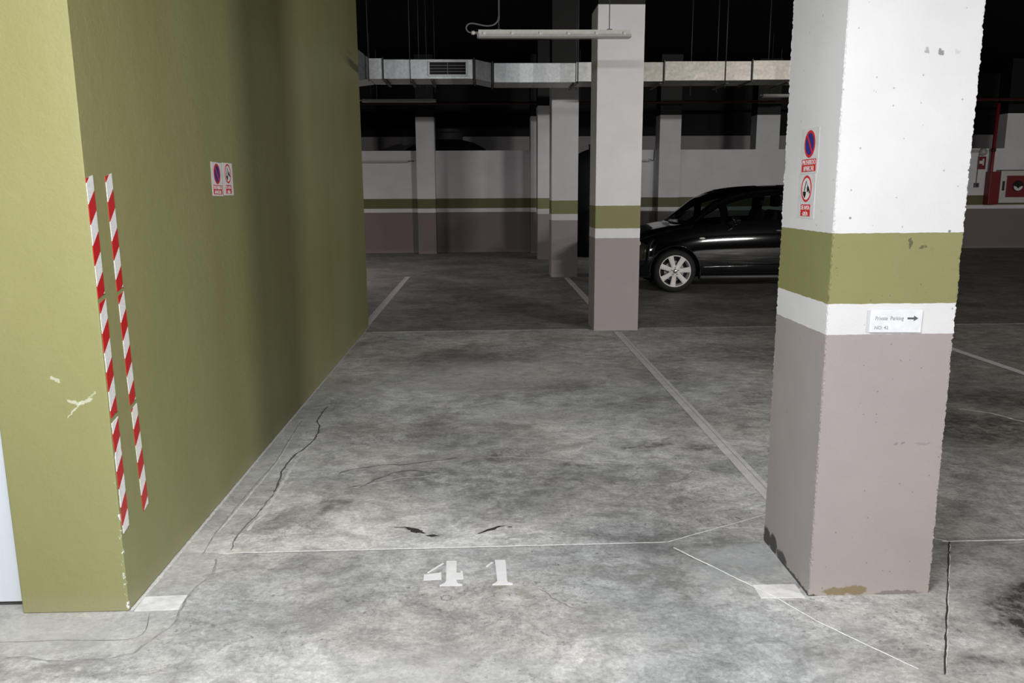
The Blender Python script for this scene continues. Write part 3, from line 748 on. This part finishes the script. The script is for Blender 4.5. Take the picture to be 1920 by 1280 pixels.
# ------------------------------------------------------------------ batten luminaires (switched off)
GB = 'strip light battens'
def batten(x0, x1, y, z, label, lit_end=False, cable=True, wall=False, group=GB, clips=6, mat=None):
    L = x1 - x0
    t = thing('strip_light', label, 'light fixture', (x0, y, z), 0, group)
    prof = [(-.045, .030), (-.040, .062), (.040, .062), (.045, .030)]
    bm = bmesh.new()
    a = [bm.verts.new((0.012, p, q)) for p, q in prof]; b = [bm.verts.new((L - .012, p, q)) for p, q in prof]
    bm.faces.new(a); bm.faces.new(b[::-1])
    for i in range(4): bm.faces.new((a[i], a[(i + 1) % 4], b[(i + 1) % 4], b[i]))
    obj('housing', bm, mat or m_white_plastic, t)
    prof = [(-.050, .029), (-.046, .010), (-.028, 0), (.028, 0), (.046, .010), (.050, .029)]
    bm = bmesh.new(); S = []
    for xx, k in ((0.0, .80), (.018, 1), (L - .018, 1), (L, .80)):
        S.append([bm.verts.new((xx, p * k, .029 + (q - .029) * k)) for p, q in prof])
    for A, B in zip(S, S[1:]):
        for i in range(6): bm.faces.new((A[i], A[(i + 1) % 6], B[(i + 1) % 6], B[i]))
    bm.faces.new(S[0]); bm.faces.new(S[-1][::-1])
    obj('diffuser', bm, m_diffuser, t)
    for i in range(clips):
        xx = .06 + (L - .12) * i / (clips - 1)
        bm = bmesh.new(); box(bm, xx - .012, xx + .012, -.054, -.042, .020, .046, .002, 1); obj('clip', bm, mat or m_white_plastic, t)
    bm = bmesh.new(); lathe(bm, [(.012, -.045), (.016, -.042), (.016, -.02), (.011, -.018), (.011, .014)], 12, 'X')
    for v in bm.verts: v.co.z += .044
    obj('cable_gland', bm, mat or m_white_plastic, t, True)
    if not wall:
        for xx in (.18, L - .18):
            bm = bmesh.new(); box(bm, xx - .022, xx + .022, -.02, .02, .060, .072, .002, 1); tube(bm, [(xx, 0, .07), (xx, 0, 4.6 - z)], .004, 6); obj('hanger', bm, m_rod, t)
    if cable:
        pts = [(-.045, 0, .044), (-.075, 0, .055), (-.088, 0, .082), (-.075, 0, .108), (-.04, 0, .118), (.02, 0, .108), (.08, 0, .098), (.13, 0, .104), (.165, 0, .128), (.178, .006, .17), (.182, .008, .30), (.182, .008, 4.6 - z)]
        sm = []
        for i in range(len(pts) - 1):
            p0, p1, p2, p3 = (Vector(pts[max(0, min(len(pts) - 1, i + k))]) for k in (-1, 0, 1, 2))
            for j in range(5):
                u = j / 5; sm.append(.5 * ((2 * p1) + (p2 - p0) * u + (2 * p0 - 5 * p1 + 4 * p2 - p3) * u * u + (3 * p1 - p0 - 3 * p2 + p3) * u ** 3))
        sm.append(Vector(pts[-1]))
        bm = bmesh.new(); tube(bm, sm, .0065, 8); obj('cable', bm, m_cable, t, True)
    return t
batten(-.045, 1.23, 7.0, 2.750, 'unlit grey strip light with looped cable, hanging left of the middle pillar')
batten(-2.45, -.95, 17.0, 3.262, 'dim strip light under the duct at the left, near the red pipe', cable=False)
batten(5.72, 7.2, 17.0, 3.345, 'dim strip light under the duct at the right, beside the near pillar', cable=False)
wl = batten(-3.05, -1.83, 19.951, 2.155, 'strip light fixed to the back wall left of its pillar', cable=False, wall=True)
bm = bmesh.new(); tube(bm, [(1.22, .0, .045), (1.36, .0, .045), (1.36, .055, .045)], .012, 8); obj('conduit', bm, m_cable, wl, True)
wr = batten(2.95, 4.02, 19.951, 2.155, 'strip light fixed to the back wall beside the middle pillar, bright end showing', cable=False, wall=True)
bm = bmesh.new(); tube(bm, arc_pts([(1.07, 0, .045), (1.155, .03, .03), (1.185, .04, .04), (1.20, .045, .30)], .025), .010, 8); obj('conduit', bm, m_cable, wr, True)
bm = bmesh.new(); lathe(bm, [(.02, 1.04), (.03, 1.05), (.03, 1.10), (.018, 1.12)], 14, 'X')
for v in bm.verts: v.co.z += .045
obj('end_cap', bm, m_chrome, wr, True)

# ------------------------------------------------------------------ pipes
pipe = obj('sprinkler_pipe', tube(bmesh.new(), [(-3.5, 19.0, 3.445), (2.5, 19.0, 3.445), (7.5, 19.0, 3.475), (14.6, 19.0, 3.52)], .03, 12), m_red_dark, None, True)
tag(pipe, 'thin dark red pipe running across the back under the black ceiling', 'pipe')
for x in (-2.4, 2.2, 6.8, 11.4):
    bm = bmesh.new(); tube(bm, [(x, 19.0, 3.46 + (.03 if x > 5 else 0)), (x, 19.0, 4.6)], .008, 6); obj('hanger', bm, m_rod, pipe)

# ------------------------------------------------------------------ fire gear on the right of the back wall
riser = thing('fire_riser', 'red vertical fire pipe with wide red casing left of the hose cabinet', 'pipe', (12.55, 19.872, 1.08))
bm = bmesh.new(); tube(bm, [(-.07, 0, .12), (-.07, 0, .75), (-.045, 0, 2.42)], .042, 12); obj('pipe', bm, m_red, riser, True)
bm = bmesh.new(); tube(bm, [(-.06, 0, 1.28), (-.06, 0, 1.36)], .056, 12); obj('coupling', bm, m_red_dark, riser, True)
bm = bmesh.new(); box(bm, -.12, .135, -.09, .13, 0, .80, .008); obj('casing', bm, m_red, riser)
cab = thing('fire_hose_cabinet', 'white framed fire hose cabinet with dark red door on the back wall', 'cabinet', (13.35, 19.8, 1.12))
m_cabw = simple('cabinet white', (.66, .65, .61), .4)
bm = bmesh.new(); box(bm, -.655, .70, -.02, .19, 0, .78, .01); obj('cabinet_body', bm, m_cabw, cab)
bm = bmesh.new(); box(bm, -.51, .55, -.045, -.021, .14, .66, .006)
dr = obj('door', bm, m_red, cab)
bm = bmesh.new(); lathe(bm, [(.12, -.060), (.135, -.058), (.135, -.046)], 32, 'Y')
for v in bm.verts: v.co.x -= .23; v.co.z += .41
obj('round_window', bm, m_dark, dr, True)
bm = bmesh.new()
prism(bm, [(-.23 + .115 * math.cos(PI + PI * k / 14), .41 + .115 * math.sin(PI + PI * k / 14)) for k in range(15)] + [(-.17, .40), (-.23, .35), (-.29, .40)], .061, .064)
for v in bm.verts: v.co = Vector((v.co.x, -v.co.z, v.co.y))
obj('hose_emblem', bm, m_vinyl, dr)
bm = bmesh.new(); box(bm, -.61, -.555, -.034, -.021, .30, .53, .004); obj('lock', bm, m_print_black, cab)
bm = bmesh.new(); box(bm, -.67, 1.2, -.03, .19, .785, .80, .003); obj('ledge', bm, m_steel, cab)
fs = obj('fire_sign', box(bmesh.new(), -.105, .105, -.155, .155, 0, .006, .002, 1), m_red)
frame_obj(fs, (12.30, 19.996, 2.095), (1, 0, 0), (0, 0, 1)); tag(fs, 'red square fire sign with pale pictogram on the back wall', 'sign')
bm = bmesh.new(); prism(bm, [(-.06, -.02), (.02, -.02), (.02, -.06), (.055, -.06), (.055, .10), (.015, .10), (.015, .05), (-.06, .05)], .006, .008); obj('pictogram', bm, m_vinyl, fs)
em = thing('emergency_light', 'small pale round light fitting on the back wall above the red fire sign', 'light fixture', (12.30, 19.98, 2.36))
bm = bmesh.new(); lathe(bm, [(.0, -.08), (.06, -.075), (.09, -.04), (.10, .0), (.10, .015)], 24, 'Y', cap=False)
obj('lamp_body', bm, m_diffuser, em, True)
bm = bmesh.new(); box(bm, -.32, -.12, -.02, .015, -.02, .06, .006); obj('junction_box', bm, m_diffuser, em)
sw = thing('wall_switch', 'small dark switch box hanging on a cable below the fire sign', 'switch', (12.205, 19.97, 1.50))
bm = bmesh.new(); box(bm, -.055, .055, -.03, .025, 0, .11, .008); obj('switch_box', bm, m_print_grey, sw)
bm = bmesh.new(); box(bm, -.02, .02, -.038, -.03, .03, .08, .003); obj('rocker', bm, m_print_black, sw)
bm = bmesh.new(); tube(bm, [(0, .015, .11), (.01, .015, .84)], .010, 6); obj('cable', bm, m_cable, sw)

# ------------------------------------------------------------------ black tanks
def tank(x, y, R, hb, hd, label, neck, z0=0.0):
    t = thing('water_tank', label, 'tank', (x, y, z0), 0, 'round black tanks at the back')
    prof = [(R * .97, 0), (R, .04)]
    z = .35
    while z < hb - .1:
        prof += [(R, z - .05), (R * 1.018, z), (R, z + .05)]; z += .36
    prof += [(R, hb)] + [(R * math.cos(a), hb + hd * math.sin(a)) for a in [i * PI / 2 / 10 for i in range(1, 10)]] + [(R * .06, hb + hd)]
    obj('tank_body', lathe(bmesh.new(), prof, 48), m_tank, t, True)
    if neck:
        r, z1, z2, z3 = neck
        obj('neck', lathe(bmesh.new(), [(r * 1.1, z1), (r * 1.1, z2 - .02), (r * 1.13, z2)], 36), m_tank_lid, t, False)
        obj('lid', lathe(bmesh.new(), [(r * .97, z2 + .015), (r * .97, z3 - .03), (r * .8, z3), (.05, z3 + .015)], 36), m_tank_lid, t, False)
    return t
tank(-.98, 21.5, 1.22, 2.20, .62, 'black domed tank with a dark lid showing above the back wall', (.40, 2.62, 2.95, 3.07))
tank(2.74, 18.95, .87, 1.86, .60, 'black round tank standing in the gap between the third and middle pillars', (.3, 2.40, 2.52, 2.60))

# ------------------------------------------------------------------ car
car = thing('car', 'glossy black hatchback with silver seven spoke wheels parked behind the pillars', 'car', (1.94, 12.70, 0))
def build_car():
    # levels: (lateral fraction, z); negative Y is the side facing the aisle
    def st(x, w, zb, belt, rail, top, wr, xs=(0, 0, 0, 0), wb=None):
        """x: station at sill; w: half width; belt/rail/top: heights; wr: rail half width; xs: x of belt, window top, rail, centre"""
        xb, xw, xr, xc = xs
        wb = wb or w * .94
        return [(x, 0, zb), (x, w * .82, zb), (x, w * .95, zb + .06), (x, w * .992, zb + (belt - zb) * .28), (x, w, zb + (belt - zb) * .52), (x, w * .990, zb + (belt - zb) * .78),
                (xb, wb, belt), (xw, wr[0], rail[0]), (xr, wr[1], rail[1]), (xc, wr[1] * .55, top * .35 + rail[1] * .65 if False else rail[1] + (top - rail[1]) * .75), (xc, 0, top)]
    S = []
    def nose(x, w, zb, ztop, bow):
        zz = [zb, zb, zb + .05, zb + (ztop - zb) * .32, zb + (ztop - zb) * .55, zb + (ztop - zb) * .75, zb + (ztop - zb) * .90, ztop - .012, ztop - .004, ztop, ztop]
        ww = [0, w * .8, w * .93, w, w, w * .98, w * .93, w * .84, w * .74, w * .4, 0]
        return [(x + bow * (a / w) ** 2, a, z) for a, z in zip(ww, zz)]
    S.append(nose(.00, .55, .24, .66, .10))
    S.append(nose(.06, .70, .20, .74, .14))
    S.append(nose(.22, .82, .19, .82, .12))
    S.append(nose(.48, .872, .19, .90, .05))
    S.append(nose(.80, .885, .20, .975, .0))
    S.append(nose(1.00, .888, .20, 1.010, .0))
    S.append(st(1.16, .888, .20, .965, (.995, 1.010), 1.045, (.76, .70), (1.12, 1.10, 1.02, .94)))
    S.append(st(1.42, .888, .20, .985, (1.170, 1.205), 1.255, (.715, .655), (1.40, 1.40, 1.30, 1.20)))
    S.append(st(1.58, .888, .20, .995, (1.285, 1.325), 1.385, (.690, .630), (1.55, 1.56, 1.46, 1.36)))
    S.append(st(1.64, .888, .20, .998, (1.310, 1.350), 1.412, (.685, .625), (1.61, 1.62, 1.52, 1.42)))
    S.append(st(1.95, .888, .20, 1.012, (1.425, 1.475), 1.520, (.655, .600), (1.95, 1.93, 1.80, 1.66)))
    S.append(st(2.30, .888, .20, 1.022, (1.470, 1.530), 1.560, (.640, .585), (2.30, 2.28, 2.15, 2.02)))
    S.append(st(2.52, .888, .20, 1.030, (1.482, 1.545), 1.578, (.635, .580), (2.52, 2.52, 2.45, 2.40)))
    S.append(st(2.62, .888, .20, 1.032, (1.484, 1.547), 1.580, (.635, .580), (2.62, 2.62, 2.58, 2.55)))
    S.append(st(3.10, .888, .20, 1.040, (1.470, 1.535), 1.572, (.635, .580), (3.10, 3.08, 3.08, 3.08)))
    S.append(st(3.45, .884, .20, 1.055, (1.430, 1.500), 1.545, (.635, .585), (3.45, 3.38, 3.42, 3.46)))
    S.append(st(3.80, .870, .21, 1.070, (1.330, 1.420), 1.470, (.645, .600), (3.80, 3.66, 3.78, 3.84)))
    S.append(st(4.08, .835, .23, 1.050, (1.085, 1.100), 1.110, (.720, .660), (4.06, 4.08, 4.10, 4.14), .79))
    tl = st(4.24, .74, .30, .86, (.90, .92), .93, (.62, .55), (4.23, 4.24, 4.25, 4.27), .68); S.append(tl)
    S.append([(4.28, a * .9, z) for x, a, z in nose(4.28, .70, .34, .84, 0)])
    bm = bmesh.new()
    n = len(S[0]); grid = []
    for row in S:
        full = [(x, -w, z) for x, w, z in row] + [(x, w, z) for x, w, z in row[-2:0:-1]]
        grid.append([bm.verts.new(p) for p in full])
    m = len(grid[0])
    for i in range(len(grid) - 1):
        for j in range(m):
            f = bm.faces.new((grid[i][j], grid[i][(j + 1) % m], grid[i + 1][(j + 1) % m], grid[i + 1][j]))
            lev = j if j < n - 1 else m - 1 - j
            mi = 0
            if lev == 6 and i in (6, 7, 9, 10, 11, 13, 14): mi = 1          # side windows
            if lev == 6 and i == 15: mi = 1
            if lev in (8, 9) and i in (6, 7, 8, 9): mi = 2                 # windscreen
            if lev in (8, 9) and i == 16: mi = 2
            f.material_index = mi; f.smooth = True
    for row in (grid[0], grid[-1]):
        c = Vector((0, 0, 0))
        for v in row: c += v.co
        c /= m
        cv = bm.verts.new(c)
        for j in range(m): bm.faces.new((row[j], row[(j + 1) % m], cv)).smooth = True
    bmesh.ops.recalc_face_normals(bm, faces=bm.faces[:])
    me = bpy.data.meshes.new('tmp'); bm.to_mesh(me); bm.free()
    for k in range(3): me.materials.append(m_car)
    o = bpy.data.objects.new('tmp', me); C.objects.link(o)
    md = o.modifiers.new('s', 'SUBSURF'); md.levels = 3; md.render_levels = 3
    bpy.context.view_layer.update()
    e = bpy.data.meshes.new_from_object(o.evaluated_get(bpy.context.evaluated_depsgraph_get()))
    bpy.data.objects.remove(o)
    return e
e = build_car()
WX, RX, WR = .87, 3.45, .318
def from_part(mi, arches=False, inset=0):
    bm = bmesh.new(); bm.from_mesh(e)
    bmesh.ops.delete(bm, geom=[f for f in bm.faces if f.material_index != mi], context='FACES')
    if inset:
        bm.normal_update()
        for v in bm.verts: v.co -= v.normal * inset
    if arches:
        rr = .372
        for cx in (WX, RX):
            dl = [f for f in bm.faces if all(abs(v.co.y) > .60 and math.hypot(v.co.x - cx, v.co.z - WR) < rr + .012 for v in f.verts)]
            bmesh.ops.delete(bm, geom=dl, context='FACES')
            for v in bm.verts:
                if v.is_boundary and abs(v.co.y) > .6:
                    d = Vector((v.co.x - cx, v.co.z - WR))
                    if .2 < d.length < rr + .10 and v.co.z > .2:
                        d = d.normalized() * rr; v.co.x = cx + d.x; v.co.z = WR + d.y
    for f in bm.faces: f.material_index = 0
    return bm
body = obj('body_shell', from_part(0, True), m_car, car, True)
gl = from_part(1, inset=.004)
# separate panes: one mesh per connected piece
def islands(bm):
    seen = set(); out = []
    for f in bm.faces:
        if f in seen: continue
        st_, isl = [f], []
        seen.add(f)
        while st_:
            q = st_.pop(); isl.append(q)
            for ed in q.edges:
                for k in ed.link_faces:
                    if k not in seen: seen.add(k); st_.append(k)
        out.append(isl)
    return out
def split_panes(bm, name):
    for isl in islands(bm):
        nb = bmesh.new(); mp = {}
        for f in isl:
            vs = []
            for v in f.verts:
                if v not in mp: mp[v] = nb.verts.new(v.co)
                vs.append(mp[v])
            nb.faces.new(vs)
        c = sum((v.co.y for v in nb.verts)) / len(nb.verts)
        obj(name, nb, m_glass, car, True)
    bm.free()
split_panes(gl, 'side_window')
ws = from_part(2, inset=.004)
parts = islands(ws)
for isl in parts:
    nb = bmesh.new(); mp = {}
    for f in isl:
        vs = []
        for v in f.verts:
            if v not in mp: mp[v] = nb.verts.new(v.co)
            vs.append(mp[v])
        nb.faces.new(vs)
    cx = sum(v.co.x for v in nb.verts) / len(nb.verts)
    obj('windscreen' if cx < 2.5 else 'rear_window', nb, m_glass, car, True)
ws.free()
# wheels
def wheel(x, side):
    ys = -.885 if side < 0 else .885
    t = bmesh.new()
    # Y measured inward from the outer face; the lathe runs along Y
    prof = [(.235, .012), (.262, .004), (.292, .010), (.310, .026), (.318, .045), (.318, .165), (.308, .19), (.24, .205), (.235, .19)]
    lathe(t, [(r, h) for r, h in prof], 48, 'Y', cap=False)
    tyre = obj('wheel', t, m_tyre, car, True)
    tyre.location = (x, ys, WR)
    if side > 0: tyre.rotation_euler = (0, 0, PI)
    rim = bmesh.new()
    lathe(rim, [(.236, .05), (.237, .010), (.226, .007), (.222, .016), (.214, .05), (.205, .18)], 48, 'Y', cap=False)
    obj('rim', rim, m_alloy, tyre, True)
    bk = bmesh.new(); lathe(bk, [(.205, .12), (.02, .11)], 32, 'Y', cap=False); obj('brake_shadow_plate', bk, m_dark, tyre)
    bd = bmesh.new(); lathe(bd, [(.150, .10), (.150, .085), (.05, .082)], 32, 'Y', cap=False); obj('brake_disc', bd, m_steel, tyre)
    for k in range(7):
        a = 2 * PI * k / 7 + .10
        ca, sa = math.cos(a), math.sin(a)
        sp = bmesh.new()
        R_ = [(.035, .034, .010, .05), (.10, .032, .014, .05), (.17, .036, .012, .045), (.226, .041, .008, .045)]
        L = []
        for r, hw, yo, yi in R_:
            L.append([sp.verts.new((ca * r - sa * s * hw, yy, sa * r + ca * s * hw)) for s, yy in ((-1, yi), (-1, yo + .006), (-.45, yo), (.45, yo), (1, yo + .006), (1, yi))])
        for A, B in zip(L, L[1:]):
            for i in range(5): sp.faces.new((A[i], A[i + 1], B[i + 1], B[i]))
        obj('spoke', sp, m_alloy, tyre)
    hb = bmesh.new(); lathe(hb, [(.075, .05), (.072, .016), (.060, .010), (.03, .012)], 32, 'Y'); obj('hub', hb, m_alloy, tyre, True)
    cp = bmesh.new(); lathe(cp, [(.034, .012), (.032, .002), (.02, -.003), (.004, -.004)], 24, 'Y'); obj('centre_cap', cp, m_chrome, tyre, True)
    for k in range(5):
        a = 2 * PI * k / 5 + .3
        nb = bmesh.new(); lathe(nb, [(.009, .012), (.009, .002), (.006, .0)], 10, 'Y')
        for v in nb.verts: v.co.x += .051 * math.cos(a); v.co.z += .051 * math.sin(a)
        obj('wheel_nut', nb, m_steel, tyre, True)
    return tyre
for x in (WX, RX):
    for s in (-1, 1): wheel(x, s)
    for s in (-1, 1):
        # dark wheel-arch liner and lip
        bm = bmesh.new(); n = 24; A = []
        for i in range(n + 1):
            a = -.15 + (PI + .30) * i / n
            A.append([bm.verts.new((x + r * math.cos(a), s * yy, max(.2, WR + r * math.sin(a)))) for r, yy in ((.372, .865), (.365, .62), (.10, .60))])
        for P, Q in zip(A, A[1:]):
            for k in range(2): bm.faces.new((P[k], P[k + 1], Q[k + 1], Q[k]))
        obj('arch_liner', bm, m_trim, car, True)
        bm = bmesh.new()
        tube(bm, [(x + .378 * math.cos(-.25 + (PI + .5) * i / 30), s * (.882 - .012 * abs(math.cos(-.25 + (PI + .5) * i / 30)) ** 2), max(.21, WR + .378 * math.sin(-.25 + (PI + .5) * i / 30))) for i in range(31)], .011, 8)
        obj('arch_lip', bm, m_car, car, True)
for s in (-1, 1):
    # mirror, handles, sill, moulding, indicator
    bm = bmesh.new(); bmesh.ops.create_uvsphere(bm, u_segments=20, v_segments=12, radius=1)
    for v in bm.verts:
        x, y, z = v.co
        v.co = Vector((1.70 + .055 * x + .03 * abs(y), s * (.985 + .105 * y), 1.065 + .068 * z * (1 - .15 * y)))
    mr = obj('door_mirror', bm, m_car, car, True)
    bm = bmesh.new(); tube(bm, [(1.66, s * .84, 1.01), (1.68, s * .90, 1.025), (1.69, s * .94, 1.04)], .022, 8); obj('mirror_arm', bm, m_trim, mr, True)
    for hx in (2.44, 3.35):
        bm = bmesh.new(); tube(bm, [(hx - .10, s * .872, .905), (hx - .08, s * .900, .908), (hx + .08, s * .900, .912), (hx + .10, s * .872, .914)], .013, 8); obj('door_handle', bm, m_chrome, car, True)
    bm = bmesh.new()
    tube(bm, [(1.22 + .05 * i, s * (.8835 + .003), .375 + .0012 * i) for i in range(38)], .012, 8); obj('door_moulding', bm, m_car, car, True)
    bm = bmesh.new(); box(bm, 1.24, 3.08, s * .80 - .05, s * .80 + .05, .185, .255, .02, 3); obj('sill', bm, m_trim, car, True)
    bm = bmesh.new(); bmesh.ops.create_uvsphere(bm, u_segments=16, v_segments=8, radius=1)
    for v in bm.verts: v.co = Vector((1.255 + .045 * v.co.x, s * (.882 + .012 * v.co.y), .800 + .016 * v.co.z))
    obj('side_indicator', bm, m_lampglass, car, True)
    bm = bmesh.new(); bmesh.ops.create_uvsphere(bm, u_segments=20, v_segments=12, radius=1)
    for v in bm.verts: v.co = Vector((.30 + .20 * v.co.x, s * (.66 + .13 * v.co.y), .70 + .085 * v.co.z + .18 * (v.co.x * .2)))
    obj('headlight', bm, m_lampglass, car, True)
    bm = bmesh.new(); bmesh.ops.create_uvsphere(bm, u_segments=20, v_segments=12, radius=1)
    for v in bm.verts: v.co = Vector((4.14 + .10 * v.co.x, s * (.70 + .08 * v.co.y), .84 + .13 * v.co.z))
    obj('tail_light', bm, m_redlamp, car, True)
    # seats
    for sx, yy in ((2.10, .36), (3.05, .36)):
        bm = bmesh.new(); box(bm, sx - .25, sx + .27, s * yy - .24, s * yy + .24, .42, .62, .06, 3)
        seat = obj('seat', bm, m_seat, car, True)
        bm = bmesh.new(); box(bm, .27, .41, -.23, .23, -.02, .60, .05, 3)
        bmesh.ops.rotate(bm, verts=bm.verts[:], cent=(.3, 0, 0), matrix=Matrix.Rotation(.25, 3, 'Y'))
        for v in bm.verts: v.co += Vector((sx - .10, s * yy, .62))
        obj('seat_back', bm, m_seat, seat, True)
        bm = bmesh.new(); box(bm, .45, .54, -.13, .13, .62, .80, .035, 3)
        for v in bm.verts: v.co += Vector((sx - .10, s * yy, .62))
        obj('headrest', bm, m_seat, seat, True)
bm = bmesh.new(); box(bm, 1.22, 1.72, -.66, .66, .70, .96, .07, 3); obj('dashboard', bm, m_trim, car, True)
bm = bmesh.new(); n = 24
tube(bm, [(1.86 + .06 * math.sin(2 * PI * i / n), -.36 + .18 * math.cos(2 * PI * i / n), .93 + .17 * math.sin(2 * PI * i / n)) for i in range(n + 1)], .014, 8); obj('steering_wheel', bm, m_trim, car, True)
bm = bmesh.new(); box(bm, .5, 3.9, -.60, .60, .22, .30, .02, 1); obj('cabin_floor', bm, m_trim, car)
bm = bmesh.new(); box(bm, .02, .05, -.34, .34, .36, .54, .01); obj('grille', bm, m_trim, car)

# ------------------------------------------------------------------ lights
world = bpy.data.worlds.new('world'); bpy.context.scene.world = world; world.use_nodes = True
world.node_tree.nodes['Background'].inputs[0].default_value = (.5, .55, .65, 1)
world.node_tree.nodes['Background'].inputs[1].default_value = .0

def tube_or_fill_light(x, y, z, power, col, tilt=45, L=1.5, w=.12, rz=0):
    l = bpy.data.lights.new('aisle_or_fill_tube', 'AREA'); l.shape = 'RECTANGLE'; l.size = L; l.size_y = w
    l.energy = power; l.color = col
    o = bpy.data.objects.new('aisle_or_fill_tube', l); C.objects.link(o)
    o.location = (x, y, z); o.rotation_euler = (math.radians(tilt), 0, math.radians(rz))
    return o
WARM = (1.0, .965, .93); NEUT = (.985, .995, 1.0)
# two added fill lamps, then the lit row of battens over the driving aisle, behind the viewpoint, hung at the height of the other battens
tube_or_fill_light(-.8, .6, 2.75, 118, NEUT, 30)  # fill added to brighten the floor, not one of the row
tube_or_fill_light(0, .9, 2.75, 40, NEUT, 0)  # second added fill, pointing straight down at the near floor
tube_or_fill_light(-.8, -1.7, 2.75, 40, NEUT, 80)
tube_or_fill_light(7.5, -1.7, 2.75, 500, WARM, 80)
tube_or_fill_light(11.2, -1.7, 2.75, 175, WARM, 80)
# fill lamp added beyond the green wall to brighten the back wall
tube_or_fill_light(-5.5, 14, 2.75, 150, (1, .90, .87), 0)
tube_or_fill_light(3.0, 16.6, 2.75, 9, NEUT, 30)  # weak fill added for the dark side of the back wall pillar

# ------------------------------------------------------------------ camera
pitch, yaw, roll, f = .187076947, .0327494941, -.00578222834, 1510.785
cp, sp_, cy, sy = math.cos(pitch), math.sin(pitch), math.cos(yaw), math.sin(yaw)
fwd = Vector((sy * cp, cy * cp, -sp_)); right = Vector((cy, -sy, 0)); up = right.cross(fwd)
r2 = right * math.cos(roll) + up * math.sin(roll); u2 = -right * math.sin(roll) + up * math.cos(roll)
cam = bpy.data.cameras.new('camera'); cam.sensor_width = 36; cam.lens = f / 1920 * 36; cam.clip_start = .05
co = bpy.data.objects.new('camera', cam); C.objects.link(co)
mw = Matrix.Identity(4)
for i in range(3): mw[i][0], mw[i][1], mw[i][2] = r2[i], u2[i], -fwd[i]
mw[2][3] = 1.53
co.matrix_world = mw
sc = bpy.context.scene; sc.camera = co
sc.view_settings.view_transform = 'Standard'; sc.view_settings.look = 'None'
sc.view_settings.gamma = 1; sc.view_settings.use_curve_mapping = False
sc.view_settings.exposure = 0.0
sc.cycles.max_bounces = 6; sc.cycles.diffuse_bounces = 4
sc.cycles.sample_clamp_indirect = 6
